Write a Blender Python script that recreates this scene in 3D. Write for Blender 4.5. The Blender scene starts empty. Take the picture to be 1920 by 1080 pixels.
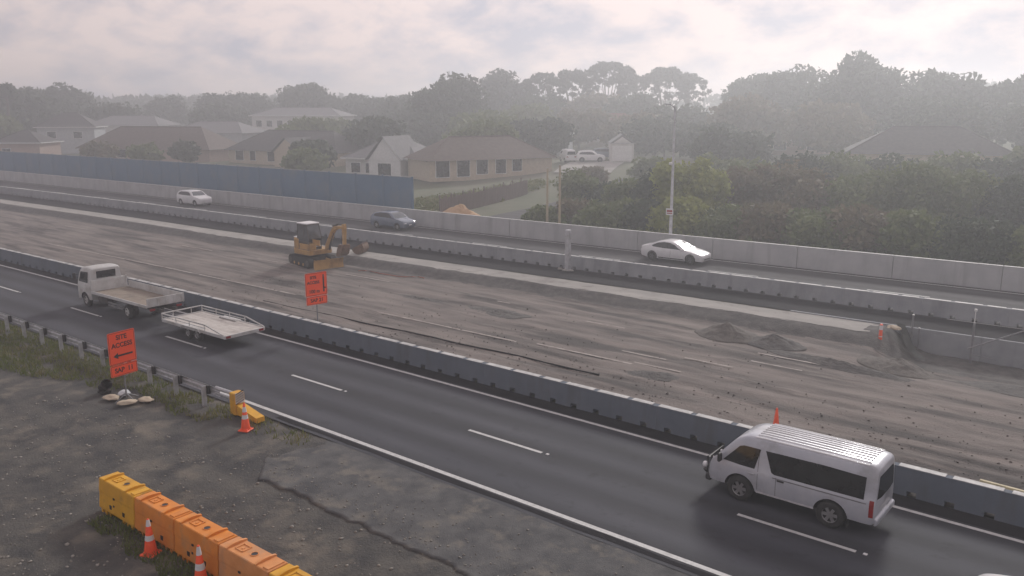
import bpy, bmesh, math, random
import numpy as np
from mathutils import Vector, Matrix, noise as mnoise
from mathutils.bvhtree import BVHTree
R = math.radians
PI = math.pi
scene = bpy.context.scene
COL = scene.collection

# ------------------------------------------------------------------ camera
F, YAW, PITCH, ROLL, CAMH = 1593.55, -0.69198, 0.20974, -0.00227, 11.047
fwd = Vector((math.sin(YAW) * math.cos(PITCH), math.cos(YAW) * math.cos(PITCH), -math.sin(PITCH)))
rgt = Vector((math.cos(YAW), -math.sin(YAW), 0))
upv = rgt.cross(fwd)
r2 = math.cos(ROLL) * rgt + math.sin(ROLL) * upv
u2 = -math.sin(ROLL) * rgt + math.cos(ROLL) * upv
camd = bpy.data.cameras.new('camera')
camd.sensor_fit = 'HORIZONTAL'; camd.sensor_width = 36.0
camd.lens = F / 1920 * 36.0
camd.clip_start = 0.1; camd.clip_end = 3000
cam = bpy.data.objects.new('camera', camd)
M = Matrix.Identity(4)
for i in range(3):
    M[i][0] = r2[i]; M[i][1] = u2[i]; M[i][2] = -fwd[i]
M[2][3] = CAMH
cam.matrix_world = M
COL.objects.link(cam); scene.camera = cam

# ------------------------------------------------------------------ sky, sun, exposure
SUN_AZ, SUN_EL = R(-13), R(28)
SKY_DARK, SKY_LIGHT = (4.35, 4.25, 4.95, 1), (7.6, 6.3, 6.1, 1)
world = bpy.data.worlds.new('World'); scene.world = world; world.use_nodes = True
nt = world.node_tree; nt.nodes.clear()
def N(tree, kind, **kw):
    n = tree.nodes.new(kind)
    for k, v in kw.items():
        if k == 'inp':
            for a, b in v.items(): n.inputs[a].default_value = b
        else: setattr(n, k, v)
    return n
out = N(nt, 'ShaderNodeOutputWorld'); bg = N(nt, 'ShaderNodeBackground'); bg.inputs[1].default_value = 0.1
sky = N(nt, 'ShaderNodeTexSky', sky_type='NISHITA', sun_disc=False, sun_elevation=SUN_EL, sun_rotation=SUN_AZ)
tc = N(nt, 'ShaderNodeTexCoord'); sep = N(nt, 'ShaderNodeSeparateXYZ')
nt.links.new(tc.outputs['Generated'], sep.inputs[0])
den = N(nt, 'ShaderNodeMath', operation='ADD'); den.inputs[1].default_value = 0.42
mx = N(nt, 'ShaderNodeMath', operation='MAXIMUM'); mx.inputs[1].default_value = 0.0
nt.links.new(sep.outputs[2], mx.inputs[0]); nt.links.new(mx.outputs[0], den.inputs[0])
comb = N(nt, 'ShaderNodeCombineXYZ')
for i in (0, 1):
    dv = N(nt, 'ShaderNodeMath', operation='DIVIDE')
    nt.links.new(sep.outputs[i], dv.inputs[0]); nt.links.new(den.outputs[0], dv.inputs[1]); nt.links.new(dv.outputs[0], comb.inputs[i])
n1 = N(nt, 'ShaderNodeTexNoise', inp={'Scale': 6.0, 'Detail': 10.0, 'Roughness': 0.58, 'Distortion': 0.15})
n2 = N(nt, 'ShaderNodeTexNoise', inp={'Scale': 1.7, 'Detail': 4.0})
nt.links.new(comb.outputs[0], n1.inputs['Vector']); nt.links.new(comb.outputs[0], n2.inputs['Vector'])
ad = N(nt, 'ShaderNodeMath', operation='MULTIPLY_ADD'); ad.inputs[1].default_value = 0.6
nt.links.new(n2.outputs[0], ad.inputs[0]); nt.links.new(n1.outputs[0], ad.inputs[2])
ramp = N(nt, 'ShaderNodeValToRGB')
ramp.color_ramp.elements[0].position = 0.67; ramp.color_ramp.elements[0].color = (*[c / 10 for c in SKY_DARK[:3]], 1)
ramp.color_ramp.elements[1].position = 0.90; ramp.color_ramp.elements[1].color = (*[c / 10 for c in SKY_LIGHT[:3]], 1)
nt.links.new(ad.outputs[0], ramp.inputs[0])
sc10 = N(nt, 'ShaderNodeVectorMath', operation='SCALE'); sc10.inputs['Scale'].default_value = 10.0
nt.links.new(ramp.outputs[0], sc10.inputs[0])
# cloud cover glows towards the hidden sun
dotn = N(nt, 'ShaderNodeVectorMath', operation='DOT_PRODUCT'); nrm = N(nt, 'ShaderNodeVectorMath', operation='NORMALIZE')
nt.links.new(tc.outputs['Generated'], nrm.inputs[0]); nt.links.new(nrm.outputs[0], dotn.inputs[0])
dotn.inputs[1].default_value = (math.sin(SUN_AZ) * math.cos(SUN_EL), math.cos(SUN_AZ) * math.cos(SUN_EL), math.sin(SUN_EL))
glow = N(nt, 'ShaderNodeMapRange', interpolation_type='SMOOTHSTEP'); glow.inputs[1].default_value = 0.35; glow.inputs[2].default_value = 0.92; glow.inputs[3].default_value = 0.62; glow.inputs[4].default_value = 0.84
nt.links.new(dotn.outputs['Value'], glow.inputs[0])
gsc = N(nt, 'ShaderNodeVectorMath', operation='SCALE'); nt.links.new(sc10.outputs[0], gsc.inputs[0]); nt.links.new(glow.outputs[0], gsc.inputs['Scale'])
mixs = N(nt, 'ShaderNodeMix', data_type='RGBA'); mixs.inputs[0].default_value = 0.97
nt.links.new(sky.outputs[0], mixs.inputs[6]); nt.links.new(gsc.outputs[0], mixs.inputs[7])
nt.links.new(mixs.outputs[2], bg.inputs[0]); nt.links.new(bg.outputs[0], out.inputs[0])
sund = bpy.data.lights.new('sun', 'SUN'); sund.energy = 1.5; sund.angle = R(10); sund.color = (1.0, 0.975, 0.93)
sun = bpy.data.objects.new('sun', sund); COL.objects.link(sun)
sv = Vector((math.sin(SUN_AZ) * math.cos(SUN_EL), math.cos(SUN_AZ) * math.cos(SUN_EL), math.sin(SUN_EL)))
sun.rotation_euler = sv.to_track_quat('Z', 'Y').to_euler(); sun.location = (0, 0, 80)
vs = scene.view_settings
vs.view_transform = 'Standard'; vs.look = 'None'; vs.gamma = 1.0; vs.exposure = 0.60; vs.use_curve_mapping = False
scene.cycles.use_denoising = True
scene.cycles.max_bounces = 6; scene.cycles.diffuse_bounces = 3; scene.cycles.volume_bounces = 1
scene.cycles.transparent_max_bounces = 6

# ------------------------------------------------------------------ helpers
KC = -2.4607e-4                        # the motorway's gentle bend
def W(s, t, z=0.0): return Vector((s, t + KC * s * s, z))
def tang(s): return math.atan(2 * KC * s)
def dt(s):
    x = s + 45.0
    return 0.035 * (x + math.sqrt(x * x + 25)) / 2

def tag(o, label=None, cat=None, group=None, kind=None):
    if label: o['label'] = label
    if cat: o['category'] = cat
    if group: o['group'] = group
    if kind: o['kind'] = kind
    return o
def empty(name, loc=(0, 0, 0), rz=0.0, parent=None):
    o = bpy.data.objects.new(name, None); COL.objects.link(o)
    o.location = loc; o.rotation_euler = (0, 0, rz); o.parent = parent
    o.empty_display_size = 0.2
    return o
def link(name, me, mat=None, parent=None, loc=(0, 0, 0), rot=(0, 0, 0)):
    o = bpy.data.objects.new(name, me); COL.objects.link(o)
    if mat is not None and not me.materials: me.materials.append(mat)
    o.parent = parent; o.location = loc; o.rotation_euler = rot
    return o
def copy_tree(o, parent=None):
    c = o.copy(); COL.objects.link(c); c.parent = parent
    for ch in list(o.children): copy_tree(ch, c)
    return c

class B:
    """collects shapes in one bmesh and links them as one object"""
    def __init__(self): self.bm = bmesh.new()
    def _add(self, tmp, Mx):
        if Mx is not None: bmesh.ops.transform(tmp, matrix=Mx, verts=tmp.verts)
        me = bpy.data.meshes.new('tmp'); tmp.to_mesh(me); tmp.free()
        self.bm.from_mesh(me); bpy.data.meshes.remove(me); return self
    def box(self, c, s, bev=0.0, M=None, taper=None, seg=1):
        t = bmesh.new(); bmesh.ops.create_cube(t, size=1.0)
        for v in t.verts:
            k = 1.0
            if taper and v.co.z > 0: k = taper
            v.co = Vector((v.co.x * s[0] * k, v.co.y * s[1] * k, v.co.z * s[2]))
        if bev: bmesh.ops.bevel(t, geom=list(t.edges), offset=bev, segments=seg, affect='EDGES', profile=0.6)
        for v in t.verts: v.co += Vector(c)
        return self._add(t, M)
    def cyl(self, p0, p1, r0, r1=None, n=12, M=None):
        p0 = Vector(p0); p1 = Vector(p1); d = p1 - p0
        if r1 is None: r1 = r0
        t = bmesh.new(); bmesh.ops.create_cone(t, cap_ends=True, segments=n, radius1=max(r0, 1e-4), radius2=max(r1, 1e-4), depth=d.length)
        q = d.to_track_quat('Z', 'Y').to_matrix().to_4x4()
        bmesh.ops.transform(t, matrix=Matrix.Translation((p0 + p1) / 2) @ q, verts=t.verts)
        return self._add(t, M)
    def tube(self, pts, r, n=8, M=None):
        pts = [Vector(p) for p in pts]; t = bmesh.new(); rings = []
        for i, p in enumerate(pts):
            d = (pts[min(i + 1, len(pts) - 1)] - pts[max(i - 1, 0)]).normalized()
            q = d.to_track_quat('Z', 'Y')
            rr = r[i] if isinstance(r, (list, tuple)) else r
            rings.append([t.verts.new(p + q @ Vector((math.cos(a) * rr, math.sin(a) * rr, 0))) for a in [2 * PI * j / n for j in range(n)]])
        for a, b in zip(rings, rings[1:]):
            # align seams
            off = min(range(n), key=lambda o: (b[o].co - a[0].co).length)
            for j in range(n):
                t.faces.new((a[j], a[(j + 1) % n], b[(j + 1 + off) % n], b[(j + off) % n]))
        t.faces.new(rings[0][::-1]); t.faces.new(rings[-1])
        bmesh.ops.recalc_face_normals(t, faces=t.faces)
        return self._add(t, M)
    def prism(self, poly, a0, a1, axis='y', M=None, bev=0.0):
        """poly in the two other axes (order x,y,z without axis)"""
        t = bmesh.new()
        def mk(u, v, a):
            return {'x': (a, u, v), 'y': (u, a, v), 'z': (u, v, a)}[axis]
        A = [t.verts.new(mk(u, v, a0)) for u, v in poly]; C = [t.verts.new(mk(u, v, a1)) for u, v in poly]
        n = len(poly)
        t.faces.new(A); t.faces.new(C[::-1])
        for i in range(n): t.faces.new((A[i], C[i], C[(i + 1) % n], A[(i + 1) % n]))
        bmesh.ops.recalc_face_normals(t, faces=t.faces)
        if bev: bmesh.ops.bevel(t, geom=list(t.edges), offset=bev, segments=1, affect='EDGES')
        return self._add(t, M)
    def lathe(self, prof, n=16, M=None):
        t = bmesh.new(); rings = []
        for r, z in prof:
            if r < 1e-5: rings.append([t.verts.new((0, 0, z))])
            else: rings.append([t.verts.new((r * math.cos(2 * PI * j / n), r * math.sin(2 * PI * j / n), z)) for j in range(n)])
        for a, b in zip(rings, rings[1:]):
            for j in range(n):
                k = (j + 1) % n
                if len(a) == 1 and len(b) == 1: continue
                if len(a) == 1: t.faces.new((a[0], b[j], b[k]))
                elif len(b) == 1: t.faces.new((a[j], a[k], b[0]))
                else: t.faces.new((a[j], a[k], b[k], b[j]))
        bmesh.ops.recalc_face_normals(t, faces=t.faces)
        return self._add(t, M)
    def blob(self, c, rad, seed=0, amp=0.15, sub=2, M=None, flat=None):
        t = bmesh.new(); bmesh.ops.create_icosphere(t, subdivisions=sub, radius=1.0)
        for v in t.verts:
            n = mnoise.noise(v.co * 1.7 + Vector((seed * 3.1, seed * 1.7, 0)))
            v.co = v.co * (1 + amp * n * 2)
            v.co = Vector((v.co.x * rad[0], v.co.y * rad[1], v.co.z * rad[2]))
            if flat is not None and v.co.z < flat: v.co.z = flat
            v.co += Vector(c)
        return self._add(t, M)
    def poly(self, pts):
        self.bm.faces.new([self.bm.verts.new(p) for p in pts]); return self
    def mesh(self, smooth=None, name='m'):
        me = bpy.data.meshes.new(name); self.bm.to_mesh(me); self.bm.free()
        if smooth is not None:
            me.shade_smooth(); me.set_sharp_from_angle(angle=R(smooth))
        return me
    def done(self, name, mat, parent=None, smooth=None, loc=(0, 0, 0), rot=(0, 0, 0)):
        return link(name, self.mesh(smooth, name), mat, parent, loc, rot)

def np_mesh(name, verts, faces, mat=None, smooth=False):
    """verts (n,3), faces (m,k)"""
    me = bpy.data.meshes.new(name)
    verts = np.asarray(verts, np.float32); faces = np.asarray(faces, np.int32)
    m, k = faces.shape
    me.vertices.add(len(verts)); me.vertices.foreach_set('co', verts.ravel())
    me.loops.add(m * k); me.loops.foreach_set('vertex_index', faces.ravel())
    me.polygons.add(m); me.polygons.foreach_set('loop_start', np.arange(0, m * k, k, dtype=np.int32))
    me.update(calc_edges=True); me.validate()
    if mat: me.materials.append(mat)
    if smooth: me.shade_smooth()
    return me
def sheet(name, S, T, zf, mat, tf=None, smooth=True):
    """a surface over road coordinates; S, T 1-D arrays; zf(s,t)->z; tf(s,t)->t"""
    V = []
    for s in S:
        for t in T:
            tt = tf(s, t) if tf else t
            w = W(s, tt); V.append((w.x, w.y, zf(s, tt)))
    ns, ntt = len(S), len(T)
    idx = np.arange(ns * ntt).reshape(ns, ntt)
    Fc = np.stack([idx[:-1, :-1], idx[1:, :-1], idx[1:, 1:], idx[:-1, 1:]], -1).reshape(-1, 4)
    return link(name, np_mesh(name, V, Fc, mat, smooth))

# ------------------------------------------------------------------ materials
def MAT(name, c1, c2=None, scale=4.0, detail=5.0, rough=0.8, metal=0.0, bump=0.0, bscale=None, lo=0.35, hi=0.65,
        spec=0.5, stretch=None, world=False, c3=None, scale3=0.5, lo3=0.5, hi3=0.7, coat=0.0, stretch3=None, rvar=0.0):
    m = bpy.data.materials.new(name); m.use_nodes = True
    t = m.node_tree; b = t.nodes['Principled BSDF']
    b.inputs['Roughness'].default_value = rough; b.inputs['Metallic'].default_value = metal
    b.inputs['Specular IOR Level'].default_value = spec
    if coat: b.inputs['Coat Weight'].default_value = coat; b.inputs['Coat Roughness'].default_value = 0.08
    if world:
        g = N(t, 'ShaderNodeNewGeometry'); vec = g.outputs['Position']
    else:
        g = N(t, 'ShaderNodeTexCoord'); oi = N(t, 'ShaderNodeObjectInfo')
        ml = N(t, 'ShaderNodeMath', operation='MULTIPLY'); ml.inputs[1].default_value = 57.0
        t.links.new(oi.outputs['Random'], ml.inputs[0])
        va = N(t, 'ShaderNodeVectorMath', operation='ADD'); t.links.new(g.outputs['Object'], va.inputs[0]); t.links.new(ml.outputs[0], va.inputs[1])
        vec = va.outputs[0]
    def mapped(st):
        if not st: return vec
        mp = N(t, 'ShaderNodeMapping'); mp.inputs['Scale'].default_value = st
        t.links.new(vec, mp.inputs['Vector']); return mp.outputs[0]
    if c2 is None: c2 = tuple(min(1, c * 0.82) for c in c1)
    nz = N(t, 'ShaderNodeTexNoise', inp={'Scale': scale, 'Detail': detail, 'Roughness': 0.6})
    t.links.new(mapped(stretch), nz.inputs['Vector'])
    rp = N(t, 'ShaderNodeValToRGB'); e = rp.color_ramp.elements
    e[0].position = lo; e[1].position = hi; e[0].color = (*c1, 1); e[1].color = (*c2, 1)
    t.links.new(nz.outputs[0], rp.inputs[0]); colr = rp.outputs[0]
    if c3 is not None:
        nz3 = N(t, 'ShaderNodeTexNoise', inp={'Scale': scale3, 'Detail': 6.0, 'Roughness': 0.62})
        t.links.new(mapped(stretch3), nz3.inputs['Vector'])
        mr = N(t, 'ShaderNodeMapRange'); mr.inputs[1].default_value = lo3; mr.inputs[2].default_value = hi3
        t.links.new(nz3.outputs[0], mr.inputs[0])
        mx = N(t, 'ShaderNodeMix', data_type='RGBA'); mx.inputs[7].default_value = (*c3, 1)
        t.links.new(mr.outputs[0], mx.inputs[0]); t.links.new(colr, mx.inputs[6]); colr = mx.outputs[2]
    t.links.new(colr, b.inputs['Base Color'])
    if rvar:
        mr = N(t, 'ShaderNodeMapRange'); mr.inputs[3].default_value = rough - rvar; mr.inputs[4].default_value = rough + rvar
        t.links.new(nz.outputs[0], mr.inputs[0]); t.links.new(mr.outputs[0], b.inputs['Roughness'])
    if bump:
        nb = N(t, 'ShaderNodeTexNoise', inp={'Scale': bscale or scale * 4, 'Detail': 6.0, 'Roughness': 0.65})
        t.links.new(mapped(None), nb.inputs['Vector'])
        bp = N(t, 'ShaderNodeBump'); bp.inputs['Strength'].default_value = bump; bp.inputs['Distance'].default_value = 0.05
        t.links.new(nb.outputs[0], bp.inputs['Height']); t.links.new(bp.outputs[0], b.inputs['Normal'])
    return m

m_asph = MAT('asphalt', (.041, .043, .053), (.058, .060, .071), 0.9, 8, .8, spec=.3, world=True, stretch=(.12, 1.1, 1), c3=(.036, .037, .044), scale3=.5, stretch3=(.05, .9, 1), lo3=.45, hi3=.75, bump=.25, bscale=60)
m_asphfar = MAT('far_asphalt', (.048, .047, .051), (.064, .062, .066), .8, 8, .85, spec=.2, world=True, stretch=(.1, 1.0, 1), bump=.2, bscale=40)
m_newasph = MAT('fresh_asphalt', (.014, .014, .017), (.024, .023, .027), .9, 8, .95, spec=.15, world=True, stretch=(.3, 1.0, 1), bump=.3, bscale=30)
m_seal = MAT('old_seal', (.045, .047, .051), (.105, .105, .104), 1.3, 12, .88, world=True, c3=(.150, .138, .118), scale3=1.1, lo3=.52, hi3=.66, bump=.5, bscale=25)
m_verge = MAT('verge_gravel', (.036, .037, .039), (.095, .090, .080), .9, 12, .92, world=True, c3=(.165, .146, .118), scale3=.7, lo3=.52, hi3=.68, bump=1.0, bscale=14)
m_work = MAT('worked_earth', (.118, .104, .096), (.215, .186, .167), .8, 12, .95, world=True, stretch=(.28, 1.6, 1), c3=(.058, .052, .049), scale3=.42, stretch3=(.24, 1.8, 1), lo3=.50, hi3=.62, bump=.8, bscale=9)
m_bank = MAT('gravel_bank', (.075, .073, .072), (.125, .120, .112), 2.2, 10, .95, world=True, bump=1.0, bscale=12)
m_pale = MAT('pale_fill', (.27, .262, .245), (.36, .345, .32), .9, 9, .95, world=True, stretch=(.4, 1, 1), c3=(.17, .155, .14), scale3=1.2, lo3=.55, hi3=.75, bump=.6, bscale=12)
m_heap = MAT('heap_gravel', (.105, .098, .090), (.165, .152, .136), 2.5, 10, .95, bump=1.0, bscale=16)
m_earth = MAT('field_earth', (.070, .085, .040), (.105, .110, .060), .12, 9, .95, world=True, c3=(.15, .13, .10), scale3=.07, lo3=.5, hi3=.7, bump=.6, bscale=3)
m_stone = MAT('stone', (.19, .18, .16), (.30, .28, .25), 3, 4, .9)
m_paint = MAT('road_paint', (.54, .54, .53), (.36, .36, .355), 6, 8, .65, world=True, lo=.45, hi=.75)
m_oldpaint = MAT('worn_paint', (.40, .36, .33), (.24, .20, .18), 2.5, 8, .8, world=True, lo=.42, hi=.62)
m_conc = MAT('concrete', (.24, .252, .275), (.30, .31, .325), 1.2, 9, .88, c3=(.16, .168, .18), scale3=.6, stretch3=(1.2, 1.2, .3), lo3=.52, hi3=.8, bump=.15, bscale=14)
m_concd = MAT('dull_concrete', (.098, .120, .152), (.122, .144, .178), .8, 9, .88, c3=(.085, .092, .102), scale3=.9, stretch3=(1.5, 1.5, .3), lo3=.50, hi3=.8, bump=.15, bscale=14)
m_skylit = MAT('skylit_top', (.56, .56, .545), (.36, .36, .355), 3, 8, .7, c3=(.25, .25, .25), scale3=5, lo3=.55, hi3=.75)  # pale colour painted in for concrete tops lit by the sky
m_parapet = MAT('parapet_concrete', (.35, .355, .365), (.43, .432, .435), .7, 9, .88, c3=(.25, .25, .255), scale3=.6, stretch3=(2, 2, .2), lo3=.5, hi3=.8, bump=.12, bscale=10)
m_nwall = MAT('painted_wall', (.072, .148, .240), (.090, .168, .262), .5, 8, .8, c3=(.15, .185, .22), scale3=.35, lo3=.5, hi3=.8)
m_steel = MAT('galvanised', (.40, .41, .43), (.52, .53, .55), 3, 6, .45, metal=.3, c3=(.28, .28, .28), scale3=2)
m_steeld = MAT('dull_steel', (.20, .20, .21), (.28, .28, .29), 3, 6, .6, metal=.5)
m_black = MAT('black_plastic', (.016, .016, .018), (.028, .028, .03), 4, 5, .55)
m_rubber = MAT('rubber', (.016, .016, .016), (.03, .03, .03), 6, 5, .8)
m_glass = MAT('dark_glass', (.010, .011, .013), (.018, .019, .021), 2, 3, .05, spec=.5)
m_glassl = MAT('light_glass', (.06, .07, .08), (.10, .11, .12), 2, 3, .06, spec=.8)
m_yellow = MAT('yellow_plastic', (.74, .39, .016), (.62, .31, .016), 2.0, 7, .6, c3=(.33, .19, .05), scale3=1.6, lo3=.55, hi3=.8, bump=.06)
m_orange = MAT('orange_plastic', (.76, .27, .035), (.64, .21, .025), 2.0, 7, .6, c3=(.44, .24, .12), scale3=1.5, lo3=.5, hi3=.8, bump=.06)
m_peach = MAT('faded_orange_plastic', (.72, .31, .11), (.62, .25, .07), 2.0, 7, .65, c3=(.42, .26, .16), scale3=1.5, lo3=.5, hi3=.8, bump=.06)
m_cone = MAT('cone_orange', (.95, .11, .03), (.82, .085, .022), 4, 5, .5)
m_reflect = MAT('reflective_white', (.72, .72, .72), (.60, .60, .60), 6, 4, .45)
m_sign = MAT('sign_orange', (1.0, .10, .022), (1.0, .09, .020), 2, 4, .45)
m_signblk = MAT('sign_black', (.02, .012, .012), (.03, .018, .016), 4, 3, .6)
m_sand = MAT('sandbag', (.55, .47, .36), (.44, .37, .28), 6, 6, .95, bump=.4, bscale=30)
m_sandw = MAT('pale_sandbag', (.58, .60, .62), (.46, .48, .50), 6, 6, .9, bump=.4, bscale=30)
m_silver = MAT('silver_paint', (.43, .45, .50), (.50, .515, .555), 2, 5, .32, metal=.15, coat=.5, c3=(.31, .315, .33), scale3=1.2)
m_white = MAT('white_paint', (.70, .70, .71), (.63, .63, .64), 2, 5, .3, coat=.5)
m_whitedirty = MAT('dusty_white_paint', (.58, .58, .57), (.47, .47, .46), 2.2, 7, .5, c3=(.36, .34, .31), scale3=1.3)
m_darkpaint = MAT('dark_blue_paint', (.095, .125, .18), (.115, .145, .20), 2, 5, .22, coat=.8)
m_rim = MAT('alloy', (.50, .50, .51), (.40, .40, .41), 4, 4, .35, metal=.8)
m_rimdark = MAT('dark_alloy', (.10, .10, .11), (.16, .16, .17), 4, 4, .4, metal=.7)
m_red = MAT('red_lens', (.30, .012, .012), (.22, .01, .01), 8, 3, .15)
m_lamp = MAT('clear_lens', (.72, .72, .74), (.6, .6, .62), 8, 3, .08)
m_deck = MAT('timber_deck', (.30, .25, .20), (.20, .165, .13), 3, 7, .85, stretch=(.3, 4, 1), c3=(.13, .11, .09), scale3=1.4)
m_deckpale = MAT('pale_ply_deck', (.56, .53, .49), (.44, .41, .38), 2.5, 7, .85, stretch=(.3, 4, 1), c3=(.34, .31, .28), scale3=1.4)
m_exc = MAT('machine_yellow', (.50, .29, .085), (.38, .22, .07), 2.2, 7, .6, c3=(.20, .125, .06), scale3=1.6, lo3=.5, hi3=.75)
m_excd = MAT('machine_dark', (.045, .042, .04), (.09, .08, .07), 4, 6, .75)
m_rust = MAT('rusty_steel', (.12, .07, .045), (.19, .12, .08), 4, 7, .85)
m_timber = MAT('timber', (.44, .37, .25), (.34, .28, .19), 3, 7, .85, stretch=(1, 1, .2))
m_plank = MAT('yellow_plank', (.62, .56, .38), (.50, .45, .30), 3, 7, .8)
m_fence = MAT('fence_timber', (.115, .085, .075), (.17, .13, .115), 3, 7, .9, stretch=(1, 1, .2))
m_hose = MAT('orange_hose', (.34, .10, .06), (.26, .08, .05), 4, 5, .6)
m_brickw = MAT('cream_brick', (.52, .44, .33), (.43, .36, .27), 3, 6, .9)
m_brickp = MAT('pink_brick', (.44, .33, .28), (.36, .27, .23), 3, 6, .9)
m_plaster = MAT('pale_plaster', (.60, .59, .57), (.52, .51, .49), 2, 6, .85)
m_greywall = MAT('grey_weatherboard', (.34, .36, .38), (.42, .44, .46), 2, 6, .8)
m_roofd = MAT('dark_tile', (.045, .043, .045), (.075, .07, .07), 2, 7, .85, bump=.3, bscale=9)
m_roofb = MAT('brown_tile', (.085, .062, .052), (.125, .095, .08), 2, 7, .85, bump=.3, bscale=9)
m_roofr = MAT('red_tile', (.22, .085, .06), (.165, .07, .052), 2, 7, .85, bump=.3, bscale=9)
m_roofg = MAT('grey_tile', (.15, .15, .155), (.20, .20, .205), 2, 7, .85, bump=.3, bscale=9)
m_trim = MAT('white_trim', (.70, .70, .69), (.6, .6, .59), 4, 4, .6)
m_bark = MAT('bark', (.075, .06, .048), (.12, .10, .08), 3, 7, .95, stretch=(1, 1, .3))
def leafmat(name, a, b, c):
    m = MAT(name, a, b, .35, 4, .7, c3=c, scale3=1.4, lo3=.5, hi3=.68, spec=.25)
    t = m.node_tree; bs = t.nodes['Principled BSDF']; o = t.nodes['Material Output']
    tr = N(t, 'ShaderNodeBsdfTranslucent'); ms = N(t, 'ShaderNodeMixShader'); ms.inputs[0].default_value = .22
    t.links.new(bs.inputs['Base Color'].links[0].from_socket, tr.inputs[0])
    t.links.new(bs.outputs[0], ms.inputs[1]); t.links.new(tr.outputs[0], ms.inputs[2]); t.links.new(ms.outputs[0], o.inputs[0])
    return m
l_dark = leafmat('leaf_dark', (.036, .056, .030), (.058, .082, .042), (.078, .100, .050))
l_euc = leafmat('leaf_eucalypt', (.036, .047, .036), (.054, .065, .050), (.070, .078, .058))
l_mid = leafmat('leaf_mid', (.105, .140, .044), (.140, .172, .060), (.175, .195, .080))
l_yel = leafmat('leaf_yellow_green', (.240, .270, .060), (.300, .320, .085), (.150, .185, .050))
l_brn = leafmat('leaf_russet', (.150, .125, .074), (.185, .155, .094), (.115, .130, .062))
l_grass = leafmat('grass', (.110, .145, .032), (.170, .180, .050), (.215, .185, .085))
# wheel-path polish and oil on the carriageways: wear bands that follow the lanes
def wear(m, t_edge, lane, amt):
    t = m.node_tree; b = t.nodes['Principled BSDF']; src = b.inputs['Base Color'].links[0].from_socket
    g = N(t, 'ShaderNodeNewGeometry'); sp = N(t, 'ShaderNodeSeparateXYZ'); t.links.new(g.outputs['Position'], sp.inputs[0])
    x2 = N(t, 'ShaderNodeMath', operation='MULTIPLY'); t.links.new(sp.outputs[0], x2.inputs[0]); t.links.new(sp.outputs[0], x2.inputs[1])
    tt = N(t, 'ShaderNodeMath', operation='MULTIPLY_ADD'); t.links.new(x2.outputs[0], tt.inputs[0]); tt.inputs[1].default_value = -KC; t.links.new(sp.outputs[1], tt.inputs[2])
    ph = N(t, 'ShaderNodeMath', operation='MULTIPLY_ADD'); t.links.new(tt.outputs[0], ph.inputs[0]); ph.inputs[1].default_value = 4 * PI / lane; ph.inputs[2].default_value = -4 * PI / lane * t_edge + PI
    cs = N(t, 'ShaderNodeMath', operation='COSINE'); t.links.new(ph.outputs[0], cs.inputs[0])
    nz = N(t, 'ShaderNodeTexNoise', inp={'Scale': .35, 'Detail': 6.0}); t.links.new(g.outputs['Position'], nz.inputs['Vector'])
    am = N(t, 'ShaderNodeMath', operation='MULTIPLY'); t.links.new(cs.outputs[0], am.inputs[0]); t.links.new(nz.outputs[0], am.inputs[1])
    fa = N(t, 'ShaderNodeMath', operation='MULTIPLY_ADD'); t.links.new(am.outputs[0], fa.inputs[0]); fa.inputs[1].default_value = amt; fa.inputs[2].default_value = 1.0
    # small dark spots and patches
    n2 = N(t, 'ShaderNodeTexNoise', inp={'Scale': 1.6, 'Detail': 10.0, 'Roughness': .7}); t.links.new(g.outputs['Position'], n2.inputs['Vector'])
    mr = N(t, 'ShaderNodeMapRange'); mr.inputs[1].default_value = .34; mr.inputs[2].default_value = .44; mr.inputs[3].default_value = .72; mr.inputs[4].default_value = 1.0
    t.links.new(n2.outputs[0], mr.inputs[0])
    mm = N(t, 'ShaderNodeMath', operation='MULTIPLY'); t.links.new(fa.outputs[0], mm.inputs[0]); t.links.new(mr.outputs[0], mm.inputs[1])
    sc = N(t, 'ShaderNodeVectorMath', operation='SCALE'); t.links.new(src, sc.inputs[0]); t.links.new(mm.outputs[0], sc.inputs['Scale']); t.links.new(sc.outputs[0], b.inputs['Base Color'])
wear(m_asph, 17.56, 3.16, .42); wear(m_asphfar, 46.6, 3.4, .35)

# ------------------------------------------------------------------ terrain
def fbm(x, y, sc=1.0, o=4, seed=0.0):
    return mnoise.fractal(Vector((x * sc + seed, y * sc - seed, seed * .37)), 1.0, 2.0, o)
TX = [-80, 20, 55.5, 60, 80, 100, 120, 160, 200, 300, 400, 460]
TZ = [-2.5, -2.5, .35, .35, .65, 1.0, 1.9, 2.6, 4.0, 7.5, 11.0, 11.0]
def gz(s, t):
    z = float(np.interp(t, TX, TZ))
    if t < 56: return z if t < 24 else -.9
    z += 1.6 * math.exp(-((s + 71) ** 2 + (t - 110) ** 2) / (2 * 13 ** 2))
    z += 4.0 * math.exp(-((s + 55) ** 2) / (2 * 60 ** 2) - ((t - 385) ** 2) / (2 * 50 ** 2))
    z += 5.0 * math.exp(-((s + 395) ** 2) / (2 * 60 ** 2) - ((t - 240) ** 2) / (2 * 80 ** 2))
    z += min(1, (t - 56) / 30) * .35 * fbm(s, t, .04, 3)
    return z
Sg = np.concatenate([np.arange(-460, -160, 10), np.arange(-160, 20, 3), np.arange(20, 140, 12)])
Tg = np.concatenate([np.arange(-60, 20, 10), [24, 25, 30, 45, 55.4, 55.8], np.arange(57, 130, 2.5), np.arange(130, 460, 8)])
ground = sheet('ground', Sg, Tg, gz, m_earth); tag(ground, kind='structure')

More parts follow.
